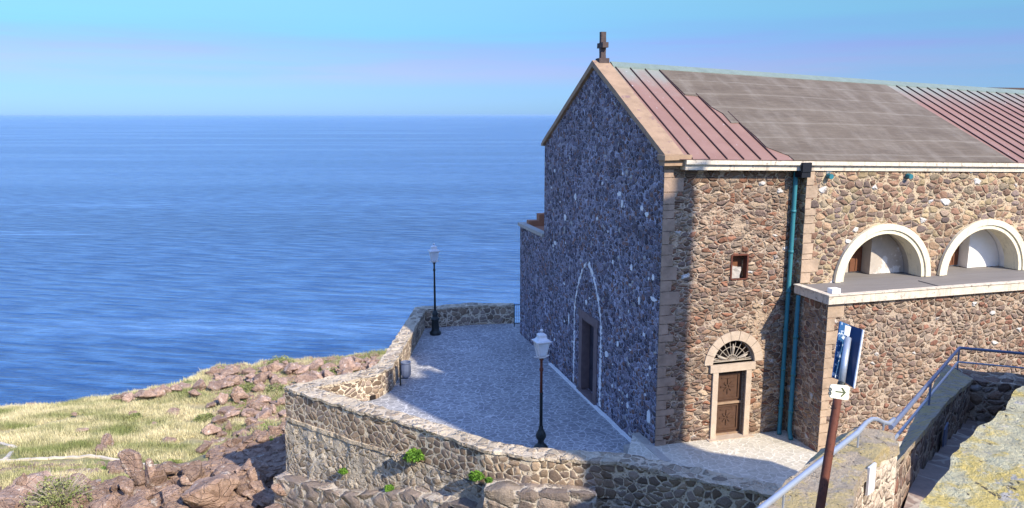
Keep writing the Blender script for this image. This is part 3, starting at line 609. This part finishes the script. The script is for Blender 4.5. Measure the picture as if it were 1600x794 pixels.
# ---- street lamps
def lamp(name,label,loc,h,lower,upper,ped):
    T=thing(name,label,'street lamp',loc,.35,'cast iron street lamps')
    g=MB()
    if ped: g.lathe([(.30,0),(.30,.12),(.24,.16),(.20,.25),(.19,.75),(.23,.80),(.24,.86),(.15,.92),(.13,1.0),(.17,1.1),(.12,1.2),(.075,1.3)],n=16)
    else: g.lathe([(.25,0),(.26,.08),(.22,.16),(.12,.24),(.10,.34),(.17,.46),(.18,.56),(.13,.68),(.08,.78),(.085,.85),(.07,.88)],n=16)
    g.build('base',M['iron'],T,smooth=True)
    z0=1.28 if ped else .86; hp=h-.98; zm=z0+(hp-z0)*.47
    g=MB(); g.lathe([(.058,z0),(.052,zm),(.062,zm+.02),(.062,zm+.06)],n=12); g.build('lower_post',lower,T,smooth=True)
    g=MB(); g.lathe([(.05,zm+.06),(.045,hp-.5),(.07,hp-.46),(.07,hp-.40),(.045,hp-.36),(.045,hp-.12),(.08,hp-.08),(.05,hp-.04),(.06,hp)],n=12); g.build('upper_post',upper,T,smooth=True)
    for s_ in (-1,1):
        g=MB(); g.tube([(0,0,hp-.1),(s_*.12,0,hp-.02),(s_*.22,0,hp+.05)],.012,6); g.tube([(s_*.16,0,hp-.01),(s_*.27,0,hp+.04)],.022,6); g.build('bracket_scroll',M['whitemet'],T)
    q=PI/4; g=MB(); lb,lt,z1,z2=.17,.29,hp+.03,hp+.55
    g.lathe([(.10,z1-.06),(lb,z1-.02),(lb,z1+.01)],n=4,ph=q); 
    for k in range(4):
        a=q+k*PI/2; g.tube([(lb*math.cos(a),lb*math.sin(a),z1),(lt*math.cos(a),lt*math.sin(a),z2)],.016,5)
    g.lathe([(lt+.03,z2-.02),(lt+.08,z2),(lt+.08,z2+.03),(lt-.02,z2+.06),(.19,z2+.13),(.17,z2+.21),(.20,z2+.23),(.12,z2+.28),(.03,z2+.30)],n=4,ph=q)
    g.lathe([(.02,z2+.32),(.055,z2+.36),(.06,z2+.39),(.02,z2+.43)],n=10)
    ln=g.build('lantern',M['whitemet'],T)
    g=MB(); g.lathe([(lb-.012,z1+.01),(lt-.015,z2-.02)],n=4,ph=q); g.build('glass',M['glass'],ln)
    g=MB(); g.lathe([(.03,z1+.02),(.03,z1+.14),(.07,z1+.2),(.07,z1+.36),(.03,z1+.42)],n=12); g.build('bulb',M['plastic'],ln)
    return T
lamp('street_lamp','black street lamp with a rust-brown upper post near the church front door',(.99,25.1,-.52),4.30,M['iron'],M['rust'],False)
lamp('street_lamp','all-black street lamp on a thick pedestal at the far terrace corner',(-4.02,39.45,-.52),4.85,M['iron'],M['iron'],True)
# ---- litter bin
B=thing('litter_bin','grey metal litter bin on a black post against the left parapet','litter bin',(-4.62,31.6,-.52),0)
g=MB(); g.tube([(-.12,-.02,0),(-.12,-.02,1.15)],.035,8); g.tube([(-.12,-.02,.32),(.2,.0,.32)],.025,6); g.build('post',M['iron'],B)
g=MB(); n=20; pr=[(.15,.38),(.19,.45),(.205,.7),(.19,.95),(.215,1.0),(.215,1.04),(.19,1.04),(.17,.9),(.14,.45)]
g.lathe(pr,(.12,0,0),n); 
for k in range(n): a=2*PI*k/n; g.tube([(.12+.195*math.cos(a),.195*math.sin(a),.46),(.12+.213*math.cos(a),.213*math.sin(a),.7),(.12+.195*math.cos(a),.195*math.sin(a),.94)],.009,5)
g.build('bucket',M['bluerail'],B); g=MB(); g.lathe([(.0,.8),(.16,.8),(.16,.82),(0,.82)],(.12,0,0),16); g.build('liner',M['dark'],B)
# ================================================================ FOREGROUND WALLS
WA=thing('stone_wall','lichen spotted stone wall carrying the grey handrail, nearest beside the sign post','wall')
outer=[P(1150,830,7.3),P(1250,735,7.3),P(1303,690,7.3),P(1345,671,7.3),P(1400,679,7.3)]; inner=[P(1300,850,7.3),P(1318,800,7.3),P(1345,735,7.3),P(1375,712,7.3),P(1404,690,7.3)]
wallrun('stonework',[(p.x,p.y) for p in outer],[(p.x,p.y) for p in inner],[7.2,7.22,7.22,7.25,7.22],4.2,M['rubfore'],WA,.06,seg=.09,amt=.04)
wallrun('coping',[(p.x-.02,p.y+.02) for p in outer],[(p.x+.015,p.y-.02) for p in inner],[7.28,7.3,7.3,7.33,7.3],[7.16,7.18,7.18,7.21,7.18],M['wallfore'],WA,0,seg=.06,amt=.045)
g=MB(); g.box(-.012,.012,-.085,.085,-.15,.15); pl=g.build('plaque',M['whitemet'],WA); p=P(1353,746,6.75); 
A_=P(1345,735,7.3); B_=P(1404,690,7.3); nn=Vector((B_.y-A_.y,-(B_.x-A_.x),0)).normalized(); dr=ray(1353,746); tt=(A_-Vector((0,0,HC))).dot(nn)/dr.dot(nn); pl.location=Vector((0,0,HC))+dr*tt+nn*.05; pl.rotation_euler=(0,0,math.atan2(nn.y,nn.x))
WB=thing('stone_wall','shaded stone wall with a flat top between the passage and the church, under the blue railing','wall')
wallrun('stonework',[(4.36,8.35),(6.6,11.8),(9.15,15.6)],[(5.13,9.35),(7.1,12.1),(9.12,14.75)],[6.7,6.18,5.6],[2,2,2],M['block'],WB,0,seg=.12,amt=.035)
wallrun('coping',[(4.32,8.36),(6.56,11.85),(9.1,15.65)],[(5.17,9.33),(7.14,12.08),(9.14,14.73)],[6.76,6.24,5.66],[6.68,6.16,5.58],M['wallfore'],WB,0,seg=.12,amt=.016)
g=MB(); g.box(-.012,.012,-.2,.2,-.2,.2); pl=g.build('plaque',M['bluerail'],WB); pl.location=(6.98,11.82,5.68); pl.rotation_euler=(0,0,-.62)
WE=thing('stone_wall','shaded end wall closing the far end of the sunken passage','wall')
wallrun('stonework',[(9.1,15.6),(10.4,15.0),(13,14.0)],[(9.1,14.78),(10.3,14.2),(12.6,13.2)],5.62,2,M['block'],WE,0,seg=.2,amt=.04)
LW=thing('stone_wall','sunlit wall top crusted with yellow lichen in the nearest right corner','wall')
a=[(1.15,2.2),(1.71,3.0),(2.2,3.62),(2.66,4.02),(3.07,4.5)]; b_=[(3.0,1.2),(3.3,1.9),(3.8,2.4),(4.1,2.9),(4.5,3.4)]
wallrun('stonework',a,b_,[9.2,9.2,9.22,9.21,9.2],5,M['lichen'],LW,0,seg=.05,amt=.04)
# castle masses that shade the passage and terrace (beyond the right edge of the photo)
CW=thing('castle_wall','high castle wall right of the passage','wall')
wallrun('stonework',[(6.05,8.1),(9.0,11.6),(12.9,15.6)],[(9,6.8),(12,10.4),(15.5,14.6)],8.15,3,M['tower'],CW,0,seg=.5,amt=.03)
TW=thing('castle_tower','square castle tower rising behind the viewpoint','tower',(18.1,6.3,0),math.atan2(-.76,.65)+PI/2)
g=MB(); g.box(-1.85,2.5,-2.1,2.1,2,22.6); 
g.build('shaft',M['tower'],TW)
g=MB(); g.box(-1.9,2.55,-2.2,2.2,22.6,22.9)
for k in range(4):
    for s_ in (-1,1): g.box(-1.85+k*1.23,-1.2+k*1.23,s_*2.05-.18,s_*2.05+.18,22.9,23.4)
g.build('battlements',M['tower'],TW)
# passage floor: descending flagged steps
pf=MB()
for k in range(9):
    t0=k/9; t1=(k+1)/9; z=6.05-1.4*t0
    A0=Vector((5.13,9.35,0)).lerp(Vector((9.12,14.75,0)),t0); A1=Vector((5.13,9.35,0)).lerp(Vector((9.12,14.75,0)),t1); s_=Vector((1.6,-1.15,0))
    vs=[A0,A0+s_,A1+s_,A1]; pf.add([(p.x,p.y,z) for p in vs]+[(p.x,p.y,2) for p in vs],[(0,1,2,3),(0,4,5,1),(1,5,6,2),(2,6,7,3),(3,7,4,0)])
struct(jitter(pf.build('passage_steps',M['flag']),.02,3,seg=.3))
g=MB(); g.prism([(3.0,6.2),(4.25,8.0),(5.13,9.35),(6.75,8.2),(6,6),(5,5),(3.4,4.9)],[],lambda a,b_:(a,b_,6.06),lambda a,b_:(a,b_,3)); struct(jitter(g.build('passage_landing',M['flag']),.02,3,seg=.3))
# handrails
HR=thing('handrail','thick galvanised grey handrail curving over the nearest stone wall','handrail')
rp_=[P(1120,862,7.6),P(1190,794,7.55),P(1265,735,7.53),P(1340,676,7.5),P(1353,661,7.46),P(1362,655,7.42),P(1370,655,7.36),P(1380,660,7.28),P(1389,662,7.22),P(1397,655,7.2)]
g=MB(); g.tube(rp_,[.028]*4+[.025]*6,12); g.build('rail',M['galv'],HR,smooth=True)
for p in (P(1342,675,7.49),P(1381,661,7.28),P(1225,766,7.53)):
    g=MB(); g.tube([p,p-Vector((0,0,.28))],.010,6); g.build('post',M['galv'],HR)
R2=thing('handrail','blue-grey two-bar railing along the passage wall, turning right at its far end','railing')
T0=P(1392,668,7.18); T1=Vector((9.14,15.3,6.12)); T2=Vector((10.6,15.15,6.02)); T3=Vector((13.2,14.6,5.95))
g=MB(); g.tube([T0,T1],.03,8); g.tube([T1,T2,T3],.03,8); g.build('top_rail',M['bluerail'],R2)
g=MB(); g.tube([T0-Vector((.03,-.03,.30)),T1-Vector((0,0,.30))],.022,8); g.tube([T1-Vector((0,0,.30)),T2-Vector((0,0,.30)),T3-Vector((0,0,.30))],.018,8); g.build('middle_rail',M['galv'],R2)
for p in (T0.lerp(T1,.45),T1,T3): g=MB(); g.tube([p,p-Vector((0,0,.55))],.016,6); g.build('post',M['bluerail'],R2)
# ---- sign post
def PY(px,py,y):
    d=ray(px,py); return Vector((0,0,HC))+d*(y/d.y)
SP=thing('sign_post','leaning rusty pole with a dark blue sign seen from behind and a cream arrow plate','sign',PY(1270,860,5.2))
base=SP.location.copy()
def L_(p): return p-base
p0=PY(1270,860,5.2); p1=PY(1306,640,5.75); p2=PY(1325,512,6.05)
dirn=(p2-p0).normalized(); foot=p0-dirn*1.6
g=MB(); g.tube([L_(foot),L_(p1),L_(p1+dirn*.12)],.033,12); g.build('pole',M['rust'],SP,smooth=True)
g=MB(); g.tube([L_(PY(1315,597,5.85)),L_(PY(1325,528,6.02))],.026,12); g.build('pole_top',M['galv'],SP,smooth=True)
g=MB(); g.tube([L_(p1+dirn*.1),L_(PY(1315,598,5.85))],.03,12); g.build('clamp',M['iron'],SP)
def panel(c4,th,name,mat):
    n_=(c4[1]-c4[0]).cross(c4[3]-c4[0]).normalized()*th; m=MB(); m.add([L_(c) for c in c4]+[L_(c+n_) for c in c4],[(0,1,2,3),(7,6,5,4),(0,4,5,1),(1,5,6,2),(2,6,7,3),(3,7,4,0)]); return m.build(name,mat,SP)
panel([PY(1313,502,6.12),PY(1328,508,6.16),PY(1318,596,5.98),PY(1301,590,5.95)],.01,'peeling_panel',M['signpeel'])
bpn=panel([PY(1328,508,6.13),PY(1348,515,6.0),PY(1333,606,5.78),PY(1317,596,5.93)],.012,'blue_panel',M['signblue'])
panel([PY(1347.3,515,5.99),PY(1349,515.6,5.98),PY(1334.2,606.5,5.76),PY(1332.4,606,5.77)],.014,'panel_edge',M['whitemet'])
panel([PY(1321,508,5.99),PY(1330,511,5.98),PY(1327,526,5.96),PY(1319,523,5.97)],.02,'top_bracket',M['whitemet'])
# arrow plate
c=[PY(1298,600,5.60),PY(1328,603,5.62),PY(1326,626,5.58),PY(1296,621,5.56)]
def bil(u_,v_,o=0): 
    n_=(c[1]-c[0]).cross(c[3]-c[0]).normalized(); p=c[0].lerp(c[1],u_).lerp(c[3].lerp(c[2],u_),v_); return L_(p+n_*o)
def plate(pts,o0,o1,name,mat,par=SP):
    m=MB(); m.prism(pts,[],lambda a,b_:bil(a,b_,o0),lambda a,b_:bil(a,b_,o1)); return m.build(name,mat,par)
rr=[];R_=.12
for cx_,cy_,a0 in ((1-R_,R_*1.4,-PI/2),(1-R_,1-R_*1.4,0),(R_,1-R_*1.4,PI/2),(R_,R_*1.4,PI)):
    for k in range(5): a_=a0+k*PI/8; rr.append((cx_+R_*math.cos(a_),cy_+R_*1.4*math.sin(a_)))
nsgn=-1 if ((c[1]-c[0]).cross(c[3]-c[0])).y>0 else 1
o1=.004*nsgn
ap=plate(rr,0,-.012*nsgn,'arrow_plate',M['signw'])
plate([(.28,.46),(.70,.46),(.70,.55),(.28,.55)],.001*nsgn,.004*nsgn,'arrow',M['signg'],ap)
plate([(.55,.22),(.62,.18),(.82,.505),(.62,.83),(.55,.79),(.72,.505)],.0012*nsgn,.0045*nsgn,'arrow_head',M['signg'],ap)
g=MB()
for v_ in (.42,.70): g.tube([bil(-.02+.07*math.cos(t),v_+.12*math.sin(t),.006*nsgn) for t in np.linspace(0,2*PI,12)],.0035,5)
g.build('wire_clip',M['iron'],ap)
# ================================================================ ROCKS
def rock_mesh(seed,flat=1.,spike=0):
    r=random.Random(seed); bm=bmesh.new()
    for _ in range(13):
        d=Vector((r.gauss(0,1),r.gauss(0,1),r.gauss(0,1))).normalized()*r.uniform(.75,1.05); d.z*=flat
        if spike and d.z>0: d.x*=1-.4*d.z; d.y*=1-.4*d.z; d.z*=1.1
        bm.verts.new(d)
    bmesh.ops.convex_hull(bm,input=bm.verts); 
    for v in [v for v in bm.verts if not v.link_faces]: bm.verts.remove(v)
    bmesh.ops.bevel(bm,geom=bm.edges[:],offset=.07,segments=1,affect='EDGES')
    bmesh.ops.triangulate(bm,faces=bm.faces); 
    for _ in range(2): bmesh.ops.subdivide_edges(bm,edges=[e for e in bm.edges if e.calc_length()>.16],cuts=1); bmesh.ops.triangulate(bm,faces=bm.faces)
    bm.normal_update(); so_=Vector((seed*3.1,seed,0))
    for v in bm.verts:
        q=v.co*1.6+so_; v.co+=v.normal*(mnoise.noise(q)*.07+mnoise.noise(q*2.6)*.05+mnoise.noise(q*6)*.03)
    me=bpy.data.meshes.new('boulder'); bm.to_mesh(me); bm.free(); me.materials.append(M['rock']); return me
RM=[rock_mesh(i,[1,.75,.9,.65,1,.8,.7,.95][i]) for i in range(8)]; RS=[rock_mesh(20+i,1,1) for i in range(3)]
def rock(me,p,s,rz,label,group,mat=None,tilt=0):
    o=bpy.data.objects.new('boulder',me); COL.objects.link(o); o.location=p; o.scale=s; o.rotation_euler=(random.uniform(-.3,.3)+tilt,random.uniform(-.3,.3),rz); tag(o,label,'rock',group); return o
def px_rock(px,py,wpx,hpx,label,group,me=None,sink=.1,d0=20):
    p=hit(px,py+hpx*.45,d0); 
    if p is None: return None
    m=wpx/1215*p.y*.5; hz=hpx/1215*p.y*.5
    me=me or random.choice(RM); return rock(me,p+Vector((0,0,hz*(1-sink*2))),(m,m*random.uniform(.8,1.1),hz),random.uniform(0,6),label,group)
# distinctive foreground rocks, one by one
px_rock(203,722,78,54,'dark pointed double rock standing up above the footpath','big volcanic rocks',RS[0])
px_rock(185,726,44,40,'dark squat rock at the left foot of the pointed double rock','big volcanic rocks',RM[0])
px_rock(234,738,52,52,'narrow upright brown rock right of the dark pointed rock','big volcanic rocks',RS[1])
px_rock(55,757,90,44,'broad rounded brown boulder at the left edge of the rocky outcrop','big volcanic rocks',RM[1])
px_rock(330,760,110,86,'largest smooth brown boulder below the footpath end','big volcanic rocks',RM[2])
px_rock(215,785,92,56,'wide low brown boulder right of the pale twiggy bush','big volcanic rocks',RM[3])
px_rock(305,733,50,50,'reddish rock behind the largest brown boulder','big volcanic rocks',RM[4])
px_rock(395,730,60,46,'reddish angular rock close left of the retaining wall foot','big volcanic rocks',RM[5])
px_rock(118,752,60,40,'small pale topped rock between the broad boulder and the pointed rock','big volcanic rocks',RM[6])
px_rock(165,790,60,60,'fractured brown rock behind the twiggy bush','big volcanic rocks',RM[7])
px_rock(5,790,30,70,'dark brown rock cut off by the lower left corner','big volcanic rocks',RM[0])
r_=random.Random(11); 
G1='brown rocks of the outcrop below the path'
for _ in range(105):
    px=r_.uniform(-30,450); py=r_.uniform(752,830) if px<140 else r_.uniform(728,830)
    px_rock(px,py,r_.uniform(24,64),r_.uniform(24,50),'brown volcanic rock heaped in the outcrop along the lower left of the photo',G1)
G2='rocks tumbled beside the terrace wall'
for _ in range(88):
    py=r_.uniform(585,735); px=r_.uniform(330+ (735-py)*.15,458) 
    if r_.random()<.25: px=r_.uniform(300,460)
    px_rock(px,py,r_.uniform(14,42),r_.uniform(14,34),'reddish brown rock tumbled on the slope left of the terrace wall',G2,d0=38)
G3='shore rocks on the headland edge'
for _ in range(62):
    t=r_.random(); px=340+t*250 if r_.random()<.8 else r_.uniform(180,340); py=float(np.interp(px,[a for a,_ in shore_px],[b for _,b in shore_px]))+r_.uniform(2,32 if px>340 else 6)
    px_rock(px,py,r_.uniform(12,40),r_.uniform(12,28),'red brown rock on the edge of the headland against the water',G3,d0=60)
for (px,py,w_,h_,lb) in [(362,577,32,22,'dark brown rock at the left end of the shore rocks'),(432,566,13,17,'small upright rock, left of the pair standing on the shore'),(446,566,12,16,'small upright rock, right of the pair standing on the shore'),(460,570,18,10,'flat dark rock just right of the upright pair on the shore'),(545,567,44,30,'large rounded rock nearest the parapet on the shoreline'),(495,568,30,22,'medium brown shore rock left of the large rounded one')]:
    px_rock(px,py,w_,h_,lb,'larger shore rocks',d0=60)
G4='lone rocks in the dry grass'
for (px,py,w_,h_,lb) in [(170,686,30,40,'brown rock pile standing alone in the dry grass above the path'),(160,700,28,20,'low rock at the foot of the lone rock pile in the grass'),(116,647,12,12,'small rock beside a green tuft in the upper left grass'),(128,672,24,10,'flat pale rock lying in the grass left of the centre'),(242,662,14,12,'small brown rock in the middle of the grass'),(272,642,26,14,'pale flat rock in the grass toward the shore'),(208,645,18,14,'reddish rock in the grass under the shore edge'),(198,618,30,12,'low reddish rock at the grass and water line'),(227,603,22,12,'dark rock in the water just off the grass edge'),(50,632,18,8,'small brown rock on the far left shoreline'),(262,688,34,16,'brown earth coloured rock low in the grass')]:
    px_rock(px,py,w_,h_,lb,G4,d0=45)
# boulders at the wall foot
for i,(px,py,dd,w_,h_,lb) in enumerate([(443,758,28.2,66,44,'large grey boulder at the left foot of the retaining wall'),(484,775,27.6,30,46,'upright grey boulder second from the left at the retaining wall foot'),(520,784,27.0,36,30,'grey boulder at the wall foot under the small green tuft'),(585,782,26.2,54,30,'wide grey boulder in the middle of the retaining wall foot'),(630,786,25.6,34,26,'grey square boulder right of the wide one at the wall foot'),(425,800,27.4,50,34,'grey boulder low at the bottom edge left of the retaining wall')]):
    p=PY(px,py,dd); m=w_/1215*dd*.52; rock(RM[(i*3+1)%8],p,(m,m,h_/1215*dd*.55),i*1.3,lb,'boulders at the foot of the retaining wall').data=(RM[(i*3+1)%8])
# loose small stones nobody could count, one object
sv=[];sf=[];r2=random.Random(5)
src=[np.array([v.co[:] for v in me.vertices]) for me in (rock_mesh(40,.8),rock_mesh(41,.7),rock_mesh(42,.9))]
lo=[]
for i in range(3):
    bm=bmesh.new(); r3=random.Random(60+i)
    for _ in range(12): bm.verts.new((r3.gauss(0,1),r3.gauss(0,1),r3.gauss(0,.7)))
    for v in bm.verts: v.co.normalize(); v.co*=r3.uniform(.8,1.05)
    h_=bmesh.ops.convex_hull(bm,input=bm.verts[:]); 
    for v in [v for v in bm.verts if not v.link_faces]: bm.verts.remove(v)
    bm.verts.index_update(); lo.append((np.array([v.co[:] for v in bm.verts]),[tuple(v.index for v in f.verts) for f in bm.faces])); bm.free()
for _ in range(3600):
    if r2.random()<.45: px=r2.uniform(-30,455); py=r2.uniform(730,830)
    elif r2.random()<.6: py=r2.uniform(580,735); px=r2.uniform(330,458)
    else: px=r2.uniform(330,590); py=float(np.interp(px,[a for a,_ in shore_px],[b for _,b in shore_px]))+r2.uniform(0,35)
    p=hit(px,py,20)
    if not p: continue
    V_,F_=r2.choice(lo); s_=r2.uniform(.10,.42)*(1 if p.y<50 else 1.5); a_=r2.uniform(0,6.3); c_,n_=math.cos(a_),math.sin(a_)
    o_=len(sv)
    for x_,y_,z_ in V_: sv.append((p.x+(x_*c_-y_*n_)*s_,p.y+(x_*n_+y_*c_)*s_,p.z+z_*s_*.7+.05*s_))
    sf+=[tuple(i+o_ for i in f) for f in F_]
g=MB(); g.v=sv; g.f=sf; tag(g.build('loose_stones',M['rock'],fix=False),'small reddish brown stones scattered between the boulders on the rocky slope','stones',kind='stuff')
# ================================================================ PLANTS
def leafball(name,label,cat,p,r,h,n,ls,mat,group=None,twigs=0):
    T=thing(name,label,cat,p,0,group); d=rng.normal(0,1,(n,3)); d/=np.linalg.norm(d,axis=1)[:,None]; d[:,2]=np.abs(d[:,2]); rad=rng.uniform(.35,1,n)**.6
    lump=np.array([1+.35*mnoise.noise(Vector(tuple(q*2.1))+Vector(p)) for q in d]); q=d*(rad*lump)[:,None]*[r,r,h]
    a=rng.normal(0,1,(n,3)); a/=np.linalg.norm(a,axis=1)[:,None]; b2=np.cross(a,rng.normal(0,1,(n,3))); b2/=np.linalg.norm(b2,axis=1)[:,None]; s_=(ls*rng.uniform(.6,1.4,n))[:,None]
    V=np.stack([q-a*s_,q+b2*s_*.5,q+a*s_,q-b2*s_*.5],1).reshape(-1,3); fast_mesh('leaves',V,n,mat,4,T)
    g=MB()
    for _ in range(max(6,twigs)):
        e=Vector((random.gauss(0,.5)*r,random.gauss(0,.5)*r,h*random.uniform(.6,1.1 if twigs else .8))); g.tube([(0,0,-.15),e*.5+Vector((random.gauss(0,.05),0,0)),e],[.02*r+.008,.012*r+.004,.004],4,False)
    g.build('stems',M['twig'],T,fix=False); return T
for (px,py,w_,lb) in [(385,608,40,'rounded grey green bush, left of the pair near the shore rocks'),(432,610,46,'wide grey green bush, right of the pair near the shore rocks'),(320,652,32,'grey green bush alone at the right side of the dry grass'),(520,580,36,'low green bush among the shore rocks beside the parapet'),(438,566,44,'long low green plant under the two upright shore rocks'),(418,672,40,'bright green bush low among the rocks left of the wall'),(270,740,30,'green bush at the end of the footpath'),(210,650,26,'faded green bush in the upper middle grass'),(350,566+12,30,'small bush behind the first shore rocks'),(412,640,26,'olive bush among the tumbled rocks'),(300,612,26,'low olive bush by the grass edge near the water'),(440,733,30,'green plant squeezed between rocks and the wall foot')]:
    p=hit(px,py+6,38)
    if p is None: continue
    r=w_/1215*p.y*.55; leafball('bush',lb,'bush',p,r,r*.62,int(900+500*r),.10,M['bright'] if 'bright' in lb or 'squeezed' in lb else M['bush'])
p=hit(95,800,20); leafball('bush','big twiggy grey green bush in front of the boulders at lower left','bush',p+Vector((0,0,.35)),1.25,1.1,3000,.05,M['bush'],None,120)
p=hit(170,740,20); leafball('bush','small green bush in the gap beside the dark pointed rock','bush',p,.9,.5,1400,.06,M['bright'])
def wall_hit(px,py,d=.15):
    dr=ray(px,py); best=None
    for (a,b_) in zip(OUT,OUT[1:]):
        n_=Vector((b_[1]-a[1],-(b_[0]-a[0]),0)).normalized(); t=(Vector((a[0],a[1],0))+n_*d-Vector((0,0,HC))).dot(n_)/dr.dot(n_); p=Vector((0,0,HC))+dr*t
        if min(a[0],b_[0])-.1<=p.x<=max(a[0],b_[0])+.1: best=p
    return best
for px,py,r,lb in [(648,716,.30,'bright green caper bush, largest of those rooted in the retaining wall'),(744,747,.20,'bright green tuft in the retaining wall, right of the largest bush'),(608,765,.14,'small green tuft low on the retaining wall under the largest bush'),(537,738,.14,'small dark green tuft on the left part of the retaining wall'),(764,752,.10,'tiny green sprig beside the right-hand tuft on the retaining wall')]:
    p=wall_hit(px,py,.22 if py<740 else .3); leafball('wall_plant',lb,'plant',p,r*1.15,r,int(5200*r),.045,M['bright'])
p=wall_hit(628,716,.2); leafball('wall_plant','dry brown tuft beside the largest green bush on the retaining wall','plant',p,.3,.2,500,.04,M['twig'])

# ================================================================ HAZE over the sea
hz=bpy.data.materials.new('sea_air'); hz.use_nodes=True; ht=hz.node_tree; ht.nodes.clear()
ho=ht.nodes.new('ShaderNodeOutputMaterial'); hv=ht.nodes.new('ShaderNodeVolumePrincipled'); hv.inputs['Color'].default_value=(.42,.63,1,1); hv.inputs['Density'].default_value=1.1e-5; hv.inputs['Anisotropy'].default_value=.0
ht.links.new(hv.outputs[0],ho.inputs['Volume'])
g=MB(); g.box(-60500,60500,-8500,70500,-39.5,26); o=g.build('haze',hz); o['kind']='stuff'
